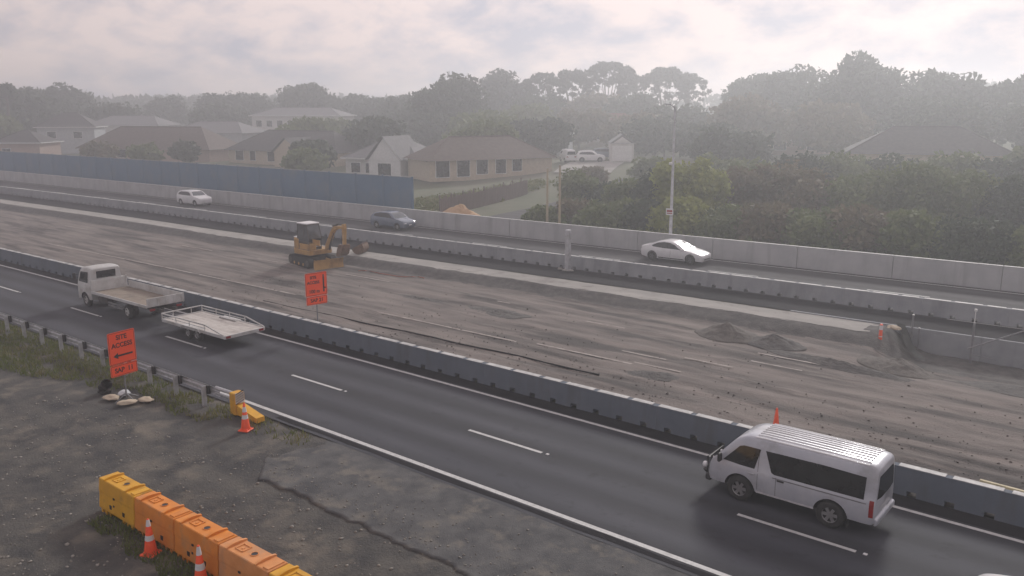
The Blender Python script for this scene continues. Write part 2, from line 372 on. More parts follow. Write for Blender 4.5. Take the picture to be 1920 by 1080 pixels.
# near verge: old chip seal and gravel
def vz(s, t):
    z = -.035 + .025 * fbm(s, t, .35, 4) + .018 * fbm(s, t, 1.6, 3, 7.0)
    if t < 9: z -= min(1.2, .03 * (9 - t))
    return min(z, .03)
Sv = np.concatenate([np.arange(-230, -62, 4), np.arange(-62, -36, .4), np.arange(-36, -8, .16), np.arange(-8, 30, 1.0)])
Tv = np.concatenate([np.arange(-40, 2, 3), np.arange(2, 7, .5), np.arange(7, 17.25, .16)])
verge = sheet('verge', Sv, Tv, vz, m_verge); tag(verge, kind='structure')
# sealed shoulder with a broken edge, standing proud of the gravel
rng = random.Random(4)
def edge_t(s):
    e = 13.75 + .28 * fbm(s, 0, .5, 5, 3.0) + .10 * fbm(s, 3, 2.6, 4, 3.0)
    if s < -21.2: e += min(3.2, (-21.2 - s) * .9) + .25 * fbm(s, 9, 1.5, 3, 8.0)
    return e
Ss = np.arange(-25.2, 20, .14); V = []; Fq = []
cols = 26
for i, s in enumerate(Ss):
    e = edge_t(s)
    for j in range(cols + 1):
        t = e + (17.2 - e) * (j / cols)
        z = .006 + .010 * fbm(s, t, .6, 3, 2.0) - .10 * max(0, min(1, (-21.6 - s) / 2.4))
        w = W(s, t); V.append((w.x, w.y, z))
    w = W(s, e - .012); V.append((w.x, w.y, -.12))
nc = cols + 2
for i in range(len(Ss) - 1):
    a = i * nc; b = a + nc
    for j in range(cols): Fq.append((a + j, b + j, b + j + 1, a + j + 1))
    Fq.append((a + nc - 1, b + nc - 1, b, a))
o = link('sealed_shoulder', np_mesh('sealed_shoulder', V, Fq, m_seal)); tag(o, kind='structure')

# near carriageway
road = sheet('road', np.arange(-240, 31, 2.0), np.linspace(17.05, 24.85, 6), lambda s, t: .012, m_asph); tag(road, kind='structure')
def strip(name, s0, s1, tc, wd, z, mat, parent, off=None, ds=1.0, ragged=0.0):
    n = max(2, int(abs(s1 - s0) / ds) + 1); V = []; Fq = []
    for i, s in enumerate(np.linspace(s0, s1, n)):
        c = tc + (off(s) if off else 0)
        for sg in (-1, 1):
            w = W(s, c + sg * wd / 2 * (1 + ragged * mnoise.noise(Vector((s * 1.3, sg * 4, tc))))); V.append((w.x, w.y, z))
    for i in range(n - 1): Fq.append((2 * i, 2 * i + 2, 2 * i + 3, 2 * i + 1))
    return link(name, np_mesh(name, V, Fq, mat), None, parent)
strip('edge_line', -200, 25, 17.56, .17, .017, m_paint, road)
strip('edge_line', -200, 25, 23.92, .15, .017, m_paint, road)
for i in range(-1, 16): strip('lane_line', -9.05 - 10 * i, -5.85 - 10 * i, 20.70, .13, .017, m_paint, road)
strip('seal_joint', -25.3, 25, 17.30, .22, .0165, m_newasph, road, ragged=.6); strip('dark_shoulder', -200, 25, 24.46, .72, .0155, m_newasph, road, ragged=.1)
stud = B().box((0, 0, .012), (.10, .10, .022), .006).mesh()
for i in range(-1, 9): link('road_stud', stud, m_reflect, road, W(-5.62 - 10 * i, 20.70, .012))

# far carriageway, half a metre higher
strip_far = None
froad = sheet('far_road', np.arange(-260, 21, 2.5), np.linspace(44.9, 54.5, 5), lambda s, t: .5, m_asphfar, lambda s, t: t + dt(s)); tag(froad, kind='structure')
strip('edge_line', -240, 18, 53.85, .13, .505, m_paint, froad, dt)
strip('edge_line', -240, 18, 46.7, .12, .505, m_paint, froad, dt)
for i in range(-1, 16): strip('lane_line', -15.1 - 10 * i, -11.7 - 10 * i, 49.95, .12, .505, m_paint, froad, dt)
strip('edge_line', -9.7, 18, 44.98, .10, .506, m_paint, froad, dt)
fs = sheet('fresh_asphalt_strip', np.arange(-260, 21, 2.5), np.linspace(42.06, 44.95, 4), lambda s, t: .496, m_newasph, lambda s, t: t + dt(s)); tag(fs, kind='structure')

# work site between the carriageways
def wf(s): return max(0., min(1., (s + 11.8) / 2.2)) ** 2 * (3 - 2 * max(0., min(1., (s + 11.8) / 2.2)))
def wz(s, p):
    za = float(np.interp(p, [25, 38.6, 39.1, 39.95, 40.15, 41.9], [0, 0, .06, .44, .49, .50]))
    zb = float(np.interp(p, [25, 35.5, 38.2, 41.9], [0, 0, -.55, -.6]))
    f = wf(s); return za * (1 - f) + zb * f
def wt(s, p): return p + dt(s) * (p - 25.3) / (41.9 - 25.3)
def worksheet(name, S, P, mat, amp, edge=0.0):
    V = []
    for s in S:
        for k_, p in enumerate(P):
            pp = p + (edge * fbm(s, 0, .7, 4, p) if 0 < k_ < len(P) - 1 or edge < 0 else 0)
            if k_ == 0 and edge > 0: pp = p + edge * fbm(s, 0, .8, 4, 5.0)
            t = wt(s, pp); w = W(s, t)
            rut = .045 * fbm(s * .10, t * 1.9, 1.0, 5, 1.0) + .030 * fbm(s * .8, t * 1.5, 1.0, 4, 9.0) + .02 * max(0, fbm(s, t, 2.2, 2, 3.0))
            big = .05 * max(0, fbm(s, t, .16, 3, 4.0)) * (1 if 27.5 < t < 38 else 0)
            V.append((w.x, w.y, wz(s, pp) + amp * (rut + big) + .004 * (k_ == 0)))
    a, b = len(S), len(P); idx = np.arange(a * b).reshape(a, b)
    Fc = np.stack([idx[:-1, :-1], idx[1:, :-1], idx[1:, 1:], idx[:-1, 1:]], -1).reshape(-1, 4)
    o = link(name, np_mesh(name, V, Fc, mat, True)); tag(o, kind='structure'); return o
Sw = np.concatenate([np.arange(-240, -72, 4), np.arange(-72, -40, .4), np.arange(-40, 4, .17), np.arange(4, 22, 1)])
wsite = worksheet('work_site', Sw, np.concatenate([np.arange(25.0, 39.0, .17), [39.12]]), m_work, 1.0)
bank = worksheet('gravel_bank', Sw, np.linspace(38.95, 40.2, 10), m_bank, .9, .16)
fill = worksheet('pale_fill', Sw[Sw < -11.9], np.linspace(40.12, 41.9, 8), m_pale, .5, .12)
slope = worksheet('gravel_slope', Sw[Sw > -12.3], np.linspace(40.0, 41.92, 12), m_bank, 1.6)
for a, b_, tc in [(-75, -25, 30.62), (-24, -18.5, 30.95)]:
    n = strip('worn_line', a, b_, tc, .13, .030, m_oldpaint, wsite, ds=.5, ragged=.5)
for a in (-84.6, -64.6, -54.6, -44.6, -34.6, -24.7, -15.2):
    strip('worn_line', a, a + 4.2 if a < -30 else a + 3.0, 36.75 if a < -30 else 36.0, .12, .036, m_oldpaint, wsite, ds=.5, ragged=.5)
for a, tc in [(-20.2, 32.4), (-17.4, 33.2), (-18.8, 31.2), (-14.9, 34.6)]:
    strip('worn_line', a, a + 2.3, tc, .10, .05, m_oldpaint, wsite, ds=.4, ragged=.6)

# ------------------------------------------------------------------ concrete barriers
def unit_mesh(L, h, slots, base=.56, top=.24, lean=.07, slot=.26):
    b = B()
    prof = [(0, 0), (.012, .10), (lean, h), (lean + top, h), (base - .012, .10), (base, 0)]
    ta = .012 + (lean - .012) * .06
    profn = [(ta, .16), (lean, h), (lean + top, h), (base - ta, .16)]
    g = .002; x = -L / 2 + g; brk = []
    for c in slots: brk += [c - slot / 2, c + slot / 2]
    pts = [x] + brk + [L / 2 - g]
    for i in range(len(pts) - 1):
        b.prism(prof if i % 2 == 0 else profn, pts[i], pts[i + 1], 'x')
    bmesh.ops.remove_doubles(b.bm, verts=b.bm.verts, dist=.0005)
    return b.mesh(35)
def barrier(name, label, s0, s1, L, tline, z, off, h, mat, capmat, slots, caps, group=None):
    root = empty(name, W((s0 + s1) / 2, tline, z)); tag(root, label, 'barrier', group)
    me = unit_mesh(L, h, slots); me.materials.append(mat)
    capm = [B().box(((a + c) / 2, .19, .011), (c - a, .25, .022), .006).mesh() for a, c in caps]  # raised pale pieces paint the sky-lit top against the darker face
    for m in capm: m.materials.append(capmat)
    s = s0
    Minv = Matrix.Translation(root.location).inverted()
    while s < s1:
        sc = s + L / 2; tt = tline + (off(sc) if off else 0)
        sl = tang(sc) + (math.atan((off(sc + .5) - off(sc - .5))) if off else 0)
        u = link('concrete_segment', me, None, root, W(sc, tt, z) - root.location, (0, 0, sl))
        for m in capm: link('skylit_top', m, None, u, (0, 0, h))
        s += L
    return root
nb = barrier('concrete_barrier', 'dark grey concrete barrier with block tops painted sky lit beside the black near road', -117.0, 20, 3.96, 24.80, .012, None, .84, m_concd, m_skylit,
             [-1.5, -.5, .5, 1.5], [(-1.93, -.68), (-.50, .76), (.96, 1.78)])
fb = barrier('concrete_barrier', 'grey concrete median barrier with drainage slots on the near side of the far road', -205.0, 14, 3.96, 45.15, .5, dt, .85, m_conc, m_skylit,
             [-1.5, -.5, .5, 1.5], [(-1.93, -.68), (-.50, .76), (.96, 1.78)])
# far parapet: tall plain panels
pr = empty('parapet_wall', W(-60, 54.4, .5)); tag(pr, 'tall plain grey concrete parapet along the far edge of the far road', 'wall')
pm = B().prism([(0, 0), (.03, 1.42), (.27, 1.42), (.32, 0)], -2.985, 2.985, 'x', bev=.012).mesh(); pm.materials.append(m_parapet)
pc = B().box((0, .15, .012), (5.97, .27, .024), .006).mesh(); pc.materials.append(m_skylit)  # coping carries the same painted sky-lit tone
s = -231.0
while s < 16:
    sc = s + 3; tt = 54.38 + dt(sc)
    u = link('wall_panel', pm, None, pr, W(sc, tt, .5) - pr.location, (0, 0, tang(sc) + math.atan(dt(sc + .5) - dt(sc - .5))))
    link('coping', pc, None, u, (0, 0, 1.42)); s += 6
# noise wall behind the parapet
nw = empty('noise_wall', W(-100, 58.2, .4)); tag(nw, 'high blue grey painted noise wall ending in front of the gabled house', 'wall')
s = -220.0; NWZ = [( -220, 3.35), (-61.5, 3.45)]
pmesh = B().box((0, 0, 2.0), (3.9, .12, 4.0), .01).mesh(); pmesh.materials.append(m_nwall)
post = B().box((0, 0, 2.05), (.16, .22, 4.1), .01).mesh(); post.materials.append(m_nwall)
cap_ = B().box((0, 0, 4.03), (3.9, .18, .05), .01).mesh(); cap_.materials.append(m_conc)
while s < -62:
    sc = s + 2
    link('wall_panel', pmesh, None, nw, W(sc, 58.2, .4) - nw.location, (0, 0, tang(sc)))
    link('coping', cap_, None, nw, W(sc, 58.2, .4) - nw.location, (0, 0, tang(sc)))
    link('post', post, None, nw, W(s, 58.2, .4) - nw.location, (0, 0, tang(sc))); s += 4
link('post', post, None, nw, W(s, 58.2, .4) - nw.location, (0, 0, tang(s)))
# retaining wall at the open end of the excavation
rw = empty('retaining_wall', W(-2, 43.2, -.9)); tag(rw, 'smooth grey retaining wall bared beyond the end of the gravel bank', 'wall')
for i in range(11):
    sc = -15 + 3 * i
    B().prism([(0, -.9), (0, .54), (.14, .54), (.14, -.9)], -1.494, 1.494, 'x', bev=.008).done('wall_panel', m_conc, rw,
        loc=W(sc, 41.93 + dt(sc), 0) - rw.location, rot=(0, 0, tang(sc) + math.atan(.035)))

# ------------------------------------------------------------------ guardrail on the near verge
gr = empty('guardrail', W(-45, 16.4, 0)); tag(gr, 'galvanised guardrail with black blocks and a yellow end in front of the grass', 'guardrail')
L0 = gr.location
post = B().box((0, 0, .36), (.012, .15, .82), .003).box((-.05, -.07, .36), (.10, .010, .82)).box((-.05, .07, .36), (.10, .010, .82)).mesh(); post.materials.append(m_steel)
blk = B().box((0, .14, .60), (.16, .13, .34), .015).mesh(); blk.materials.append(m_black)
beam = B()
prof = [(0, 0), (.045, .035), (.045, .095), (0, .135), (0, .175), (.045, .215), (.045, .275), (0, .31)]
prof2 = prof + [(a - .006, b_) for a, b_ in prof[::-1]]
beam.prism(prof2, -1.995, 1.995, 'x'); beamm = beam.mesh(); beamm.materials.append(m_steel)
for i in range(34):
    s = -28.5 - 1.98 * i
    link('post', post, None, gr, W(s, 16.35, 0) - L0, (0, 0, tang(s)))
    link('block', blk, None, gr, W(s + .02, 16.35, 0) - L0, (0, 0, tang(s)))
for i in range(17):
    s = -29.8 - 3.98 * i
    link('rail_beam', beamm, None, gr, W(s, 16.565, .44) - L0, (0, 0, tang(s)))
tb = B().tube([W(-28.1, 16.60, .72) - L0, W(-26.8, 16.63, .72) - L0], .075, 10).tube([W(-28.1, 16.60, .52) - L0, W(-26.8, 16.63, .52) - L0], .05, 10)
tb.done('end_tube', m_steel, gr, 40)
bullnose = B().box((0, 0, .43), (.36, .42, .84), .03).prism([(.20, .05), (.24, .42), (1.42, .20), (1.44, .02)], -.17, .17, 'y').done('end_terminal', m_yellow, gr, loc=W(-26.75, 16.60, 0) - L0)
hz = B()
for i in range(5):
    z0 = .42 + i * .09
    hz.poly([(.186, -.17, z0), (.186, .17, z0 + .12), (.186, .17, z0 + .165), (.186, -.17, z0 + .045)])
hz.done('hazard_stripe', m_signblk, bullnose)
wp = B().box((.183, 0, .66), (.004, .36, .40)); wp.done('hazard_board', m_reflect, bullnose)

# ------------------------------------------------------------------ vehicles
def catmull(xs, ys, x):
    xs = np.asarray(xs, float); ys = np.asarray(ys, float)
    m = np.zeros_like(ys); d = np.diff(ys) / np.diff(xs)
    m[0] = d[0]; m[-1] = d[-1]
    for i in range(1, len(xs) - 1):
        m[i] = 0 if d[i - 1] * d[i] <= 0 else 2 * d[i - 1] * d[i] / (d[i - 1] + d[i])
    i = int(np.clip(np.searchsorted(xs, x) - 1, 0, len(xs) - 2)); h = xs[i + 1] - xs[i]; u = (x - xs[i]) / h
    return (2 * u ** 3 - 3 * u ** 2 + 1) * ys[i] + (u ** 3 - 2 * u ** 2 + u) * h * m[i] + (-2 * u ** 3 + 3 * u ** 2) * ys[i + 1] + (u ** 3 - u ** 2) * h * m[i + 1]
class Body:
    """lofted vehicle shell; x forward, z up. prof rows: x, bottom, top, half width"""
    def __init__(self, prof, belt, tumble=.30, nx=90, rr=.09):
        prof = sorted(prof); X = [r[0] for r in prof]
        xs = []
        for a, b in zip(X, X[1:]):
            n = max(2, int((b - a) / (X[-1] - X[0]) * nx)); xs += list(np.linspace(a, b, n, endpoint=False))
        xs.append(X[-1])
        rings = []
        for x in xs:
            zb, zt, w = (catmull(X, [r[k] for r in prof], x) for k in (1, 2, 3))
            zbelt = min(belt, zt - .07); h = zt - zbelt
            inset = tumble * max(0, h - .10)
            wt_ = w * .975 - inset
            pts = [(0, zb), (w * .80, zb), (w * .955, zb + .04), (w * .99, zb + .16), (w, (zb + zbelt) * .5 + .05), (w * .992, zbelt - .04), (w * .975, zbelt)]
            c = min(rr, h * .6)
            for q in (.34, .67, 1.0):
                pts.append((w * .975 - inset * q * (h - c) / h, zbelt + (h - c) * q))
            pts += [(wt_ - .25 * c - .0, zt - c * .34), (wt_ - .75 * c, zt - c * .08), (wt_ * .55, zt + .012 * 0), (0, zt + .014)]
            full = [(-y, z) for y, z in pts[::-1]] + pts[1:-1]
            rings.append([(x, y, z) for y, z in full])
        self.t = bmesh.new(); R_ = [[self.t.verts.new(p) for p in r] for r in rings]; n = len(R_[0])
        for a, b in zip(R_, R_[1:]):
            for j in range(n): self.t.faces.new((a[j], a[(j + 1) % n], b[(j + 1) % n], b[j]))
        self.t.faces.new(R_[0][::-1]); self.t.faces.new(R_[-1])
        bmesh.ops.recalc_face_normals(self.t, faces=self.t.faces)
        self.bvh = BVHTree.FromBMesh(self.t)
    def zroof(self, x, y): return self.bvh.ray_cast(Vector((x, y, 4)), Vector((0, 0, -1)))[0].z
    def finish(self, name, mat, parent, arches, archmat):
        me = bpy.data.meshes.new(name); self.t.to_mesh(me); self.t.free()
        me.materials.append(mat); me.materials.append(archmat)
        o = link(name, me, None, parent)
        c = B()
        for x, z, r, w in arches:
            for sg in (-1, 1): c.cyl((x, sg * (w - .24), z), (x, sg * (w + .12), z), r, r, 28)
        cm = c.mesh(); cm.materials.append(archmat); co = link('cut', cm, None, parent)
        md = o.modifiers.new('b', 'BOOLEAN'); md.object = co; md.operation = 'DIFFERENCE'; md.solver = 'EXACT'
        try: md.material_mode = 'TRANSFER'
        except Exception: pass
        dg = bpy.context.evaluated_depsgraph_get(); dg.update()
        nm = bpy.data.meshes.new_from_object(o.evaluated_get(dg)); o.modifiers.clear(); o.data = nm
        bpy.data.objects.remove(co)
        nm.shade_smooth(); nm.set_sharp_from_angle(angle=R(38))
        return o
    def panel(self, name, top, bot, side, mat, parent, off=.007, nu=14, nv=6):
        """top, bot: polylines; side L/R: (x,z); F/K front/rear: (y,z); T: (x,y)"""
        def samp(pl, u):
            d = [0]
            for a, b in zip(pl, pl[1:]): d.append(d[-1] + math.dist(a, b))
            x = u * d[-1]; return (np.interp(x, d, [p[0] for p in pl]), np.interp(x, d, [p[1] for p in pl]))
        V = []
        for i in range(nu + 1):
            a = samp(top, i / nu); b = samp(bot, i / nu)
            for j in range(nv + 1):
                q = j / nv; p = (a[0] + (b[0] - a[0]) * q, a[1] + (b[1] - a[1]) * q)
                if side in 'LR':
                    sg = 1 if side == 'L' else -1; o = Vector((p[0], sg * 3, p[1])); d = Vector((0, -sg, 0))
                elif side in 'FK':
                    sg = 1 if side == 'F' else -1; o = Vector((sg * 6, p[0], p[1])); d = Vector((-sg, 0, 0))
                else: o = Vector((p[0], p[1], 4)); d = Vector((0, 0, -1))
                hit = self.bvh.ray_cast(o, d)
                if hit[0] is None: hit = self.bvh.find_nearest(o + d * (3 if side in 'LR' else 4))
                V.append(tuple(hit[0] + hit[1] * off))
        idx = np.arange((nu + 1) * (nv + 1)).reshape(nu + 1, nv + 1)
        Fc = np.stack([idx[:-1, :-1], idx[1:, :-1], idx[1:, 1:], idx[:-1, 1:]], -1).reshape(-1, 4)
        me = np_mesh(name, V, Fc, mat, True)
        bm = bmesh.new(); bm.from_mesh(me); bmesh.ops.recalc_face_normals(bm, faces=bm.faces)
        # outward
        cn = bm.faces[:][len(bm.faces) // 2] if False else None
        bm.to_mesh(me); bm.free()
        return link(name, me, None, parent)
WH = {}
def wheel(parent, x, y, r, w, rim, spokes=5, key=''):
    """y>0 left; the outer face looks away from the centre line"""
    k = (r, w, key, spokes)
    if k not in WH:
        ty = B().lathe([(r * .57, -w / 2), (r * .80, -w / 2 - .004), (r * .94, -w / 2 + .015), (r, -w * .3), (r, w * .3), (r * .94, w / 2 - .015), (r * .80, w / 2 + .004), (r * .57, w / 2), (r * .55, 0), (r * .57, -w / 2)], 28).mesh(40)
        ty.materials.append(m_rubber)
        rm = B().lathe([(r * .59, w / 2 - .002), (r * .57, w / 2 - .012), (r * .53, w * .32)], 28)
        rm.cyl((0, 0, w * .20), (0, 0, w * .42), r * .15, r * .13, 14)
        for i in range(spokes):
            Mx = Matrix.Rotation(2 * PI * i / spokes, 4, 'Z')
            rm.prism([(r * .08, -r * .10), (r * .57, -r * .115), (r * .57, r * .115), (r * .08, r * .10)], w * .26, w * .38, 'z', Mx)
        rmm = rm.mesh(40); rmm.materials.append(rim)
        dk = B().cyl((0, 0, w * .05), (0, 0, w * .15), r * .6, r * .6, 24).mesh(); dk.materials.append(m_black)
        WH[k] = (ty, rmm, dk)
    e = empty('wheel', (x, y, r), 0, parent); e.rotation_euler = (-PI / 2, 0, 0) if y > 0 else (PI / 2, 0, 0)
    ty, rm, dk = WH[k]
    link('tyre', ty, None, e); link('rim', rm, None, e); link('brake_disc', dk, None, e)
    return e

# --- the silver van
v = empty('van', W(-8.06, 22.34, .012), PI + tang(-8)); tag(v, 'silver passenger van with ribbed roof and dark windows on the near road', 'van')
bd = Body([(2.345, .44, .70, .70), (2.32, .37, .84, .76), (2.25, .36, 1.02, .80), (2.10, .36, 1.18, .825), (1.80, .36, 1.53, .84), (1.50, .36, 1.83, .845), (1.18, .36, 1.95, .848),
           (.7, .36, 1.985, .848), (-1.0, .36, 1.99, .848), (-2.0, .36, 1.98, .845), (-2.24, .37, 1.95, .838), (-2.32, .40, 1.89, .82), (-2.345, .44, 1.82, .79)], 1.04, .17, 110, .10)
ribz = [[bd.zroof(x, -.64 + .16 * i) for x in (1.0, .7, -1.0, -2.08)] for i in range(9)]
P = lambda *a, **k_: bd.panel(*a, **k_)
for sd in 'LR':
    P('side_window', [(.66, 1.66), (-1.0, 1.68), (-2.06, 1.65)], [(.44, 1.10), (.40, 1.06), (-1.0, 1.06), (-2.05, 1.06)], sd, m_glass, v, nu=24)
    P('door_window', [(1.42, 1.62), (1.30, 1.66), (.80, 1.66)], [(1.88, 1.12), (1.40, 1.09), (.93, 1.08)], sd, m_glass, v)
    P('door_rail', [(.40, .985), (-2.12, .985)], [(.40, .955), (-2.12, .955)], sd, m_steeld, v, nu=20, nv=1)
    P('sill_strip', [(.86, .46), (-.78, .46)], [(.86, .40), (-.78, .40)], sd, m_lamp, v, off=.012, nv=1)
    P('tail_lamp', [(-2.20, 1.08), (-2.31, 1.08)], [(-2.20, .62), (-2.31, .62)], sd, m_red, v, off=.010, nu=3)
    P('door_seam', [(.84, 1.66), (.83, .50)], [(.828, 1.66), (.818, .50)], sd, m_black, v, off=.004, nu=8, nv=1)
    P('door_seam', [(.30, 1.0), (.30, .42)], [(.288, 1.0), (.288, .42)], sd, m_black, v, off=.004, nu=8, nv=1)
P('rear_window', [(-.60, 1.70), (.60, 1.70)], [(-.70, 1.10), (-.35, 1.04), (.35, 1.04), (.70, 1.10)], 'K', m_glass, v)
P('number_plate', [(-.20, .66), (.20, .66)], [(-.20, .53), (.20, .53)], 'K', m_lamp, v, nu=2, nv=1)
P('tailgate_trim', [(-.45, .80), (.45, .80)], [(-.45, .74), (.45, .74)], 'K', m_lamp, v, nu=6, nv=1, off=.012)
P('windscreen', [(-.62, 1.76), (.62, 1.76)], [(-.76, 1.10), (.76, 1.10)], 'F', m_glass, v)
for sg in (-1, 1):
    P('headlight', [(sg * .50, .88), (sg * .74, .92)], [(sg * .50, .70), (sg * .74, .72)], 'F', m_lamp, v, nu=4, nv=3)
P('grille', [(-.45, .84), (.45, .84)], [(-.45, .66), (.45, .66)], 'F', m_black, v, nu=4, nv=2)
body = bd.finish('body', m_silver, v, [(1.345, .36, .46, .85), (-1.225, .36, .46, .85)], m_black)
for i in range(9):
    y = -.64 + .16 * i
    B().tube([(x, y, z + .004) for x, z in zip((1.0, .7, -1.0, -2.08), ribz[i])], .026, 6).done('roof_rib', m_white, v, 60)
B().prism([(-2.33, .38), (-2.42, .42), (-2.42, .56), (-2.33, .60)], -.78, .78, 'y', bev=.02).done('rear_bumper', m_silver, v)
for sg in (-1, 1):
    b_ = B().box((1.92, sg * .97, 1.22), (.10, .17, .26), .03).cyl((1.92, sg * .84, 1.12), (1.92, sg * .95, 1.16), .02)
    b_.done('mirror', m_black, v)
    for x in (1.00, .16): B().box((x, sg * .862, .93), (.20, .03, .045), .01).done('door_handle', m_steel if x > .5 else m_black, v)
    for x, y in ((1.345, sg * .735), (-1.225, sg * .735)): wheel(v, x, y, .375, .25, m_rim, 6, 'van')
    B().box((-1.66, sg * .70, .30), (.02, .22, .30)).done('mud_flap', m_rubber, v)
bb = B().tube([(2.42, -.74, .58), (2.50, -.70, .60), (2.50, .70, .60), (2.42, .74, .58)], .04).tube([(2.34, -.55, .40), (2.48, -.55, .45), (2.50, -.50, .92), (2.50, .50, .92), (2.48, .55, .45), (2.34, .55, .40)], .035)
bb.tube([(2.50, -.25, .45), (2.50, -.25, .92)], .03).tube([(2.50, .25, .45), (2.50, .25, .92)], .03).box((2.36, 0, .40), (.20, 1.50, .20), .04)
bbo = bb.done('bull_bar', m_black, v, 40)
for sg in (-1, 1): B().lathe([(0, .06), (.075, .05), (.09, .02), (.085, -.05), (0, -.07)], 14, Matrix.Translation((2.55, sg * .56, .70)) @ Matrix.Rotation(PI / 2, 4, 'Y')).done('driving_lamp', m_lamp, bbo, 40)

# --- ordinary cars
def car(name, label, cat, s, t, z, rz, prof, belt, paint, side, screen, rear, axles, hw, rim, r=.335, group=None, extra=None):
    c = empty(name, W(s, t, z), rz); tag(c, label, cat, group)
    bd = Body(prof, belt, .42, 80, .08)
    for sd in 'LR':
        for top, bot in side: bd.panel('side_window', top, bot, sd, m_glass, c, nu=16, nv=4)
        bd.panel('sill', [(axles[0] - .45, .33), (axles[1] + .45, .33)], [(axles[0] - .45, .26), (axles[1] + .45, .26)], sd, m_black, c, nv=1)
        bd.panel('door_seam', [(.02, belt), (.0, .40)], [(.006, belt), (-.014, .40)], sd, m_black, c, off=.003, nu=6, nv=1)
    zt, zb, wt_, wb = screen
    bd.panel('windscreen', [(-wt_, zt), (wt_, zt)], [(-wb, zb), (0, zb - .02), (wb, zb)], 'F', m_glassl, c)
    zt, zb, wt_, wb = rear
    bd.panel('rear_window', [(-wt_, zt), (wt_, zt)], [(-wb, zb), (wb, zb)], 'K', m_glass, c)
    xf = prof[0][0]
    for sg in (-1, 1):
        bd.panel('headlight', [(sg * hw * .52, prof[0][2] + .10), (sg * hw * .86, prof[0][2] + .14)], [(sg * hw * .52, prof[0][2] + .02), (sg * hw * .86, prof[0][2] + .03)], 'F', m_lamp, c, nu=4, nv=2)
        bd.panel('tail_lamp', [(sg * hw * .55, .92), (sg * hw * .88, .94)], [(sg * hw * .55, .80), (sg * hw * .88, .80)], 'K', m_red, c, nu=4, nv=2)
        B().box((axles[0] - .62, sg * (hw + .05), belt + .06), (.12, .16, .12), .03).done('mirror', paint, c)
        for x in axles: wheel(c, x, sg * (hw - .125), r, .215, rim, 5, name)
    bd.panel('lower_grille', [(-.5, .40), (.5, .40)], [(-.5, .28), (.5, .28)], 'F', m_black, c, nu=6, nv=1)
    bd.panel('number_plate', [(-.18, .52), (.18, .52)], [(-.18, .42), (.18, .42)], 'F', m_reflect, c, nu=2, nv=1)
    bd.finish('body', paint, c, [(a, r, r + .05, hw) for a in axles], m_black)
    return c
sedan = [(2.345, .30, .50, .62), (2.28, .22, .62, .78), (2.05, .22, .72, .86), (1.60, .23, .83, .905), (1.10, .18, .935, .92), (.75, .18, 1.12, .924), (.35, .18, 1.31, .925), (-.10, .18, 1.42, .925), (-.55, .18, 1.435, .925),
         (-1.05, .18, 1.36, .92), (-1.55, .19, 1.18, .91), (-1.95, .22, 1.06, .88), (-2.25, .28, 1.00, .83), (-2.345, .36, .86, .76)]
HR = tang(-28) + math.atan(.03)
car('sedan_car', 'white sedan with dark windows in front of the light pole on the far road', 'car', -28.55, 52.62, .505, HR, sedan, .90, m_white,
    [([(.62, .99), (.30, 1.22), (-.10, 1.34), (-.55, 1.36), (-1.02, 1.29), (-1.48, 1.08)], [(.86, .93), (.30, .95), (-.5, .96), (-1.35, 1.00)])],
    (1.34, .96, .56, .76), (1.30, 1.10, .54, .62), (1.48, -1.395), .925, m_rimdark)
hatch = [(2.12, .34, .56, .60), (2.06, .24, .70, .74), (1.85, .20, .82, .82), (1.45, .19, .92, .85), (1.08, .19, 1.00, .86), (.75, .19, 1.22, .86), (.40, .19, 1.42, .86), (.0, .19, 1.50, .86), (-.9, .19, 1.48, .86), (-1.5, .19, 1.40, .855),
         (-1.85, .20, 1.22, .84), (-2.02, .25, 1.02, .81), (-2.10, .34, .84, .74)]
car('hatchback_car', 'dark blue hatchback with glinting windscreen behind the excavator on the far road', 'car', -56.2, 52.0, .505, tang(-55) + .02, hatch, .96, m_darkpaint,
    [([(.62, 1.10), (.34, 1.32), (.0, 1.41), (-.9, 1.40), (-1.5, 1.28)], [(.95, 1.02), (.3, 1.03), (-.9, 1.05), (-1.62, 1.10)])],
    (1.43, 1.02, .55, .72), (1.34, 1.06, .54, .66), (1.32, -1.25), .86, m_rim, .31)
suv = [(2.20, .40, .66, .62), (2.15, .30, .82, .78), (1.95, .25, .95, .86), (1.50, .24, 1.04, .90), (1.05, .24, 1.12, .91), (.75, .24, 1.36, .91), (.45, .24, 1.55, .91), (.0, .24, 1.64, .91), (-1.2, .24, 1.62, .905), (-1.8, .25, 1.50, .89),
       (-2.05, .28, 1.22, .87), (-2.15, .36, .95, .82)]
suvside = [([(.60, 1.20), (.36, 1.44), (.0, 1.52), (-1.2, 1.51), (-1.62, 1.42)], [(.92, 1.12), (.3, 1.13), (-1.0, 1.15), (-1.75, 1.18)])]
car('estate_car', 'small white car alone at the distant left end of the far road', 'car', -87.1, 51.9, .505, tang(-89), suv, 1.06, m_white, suvside, (1.54, 1.14, .60, .76), (1.48, 1.16, .58, .70), (1.38, -1.32), .91, m_rim, .34)
# car just entering at the lower right corner
car('estate_car', 'pale car roof just entering at the bottom right corner of the near road', 'car', -.85, 18.98, .012, PI, [(a, b_, c_ - .10 if c_ > 1.3 else c_, d_) for a, b_, c_, d_ in suv], 1.02, m_white,
    [([(.60, 1.14), (.36, 1.36), (.0, 1.43), (-1.2, 1.42), (-1.62, 1.34)], [(.92, 1.09), (.3, 1.10), (-1.0, 1.11), (-1.75, 1.14)])], (1.44, 1.10, .60, .76), (1.40, 1.12, .58, .70), (1.38, -1.32), .91, m_rim, .34)
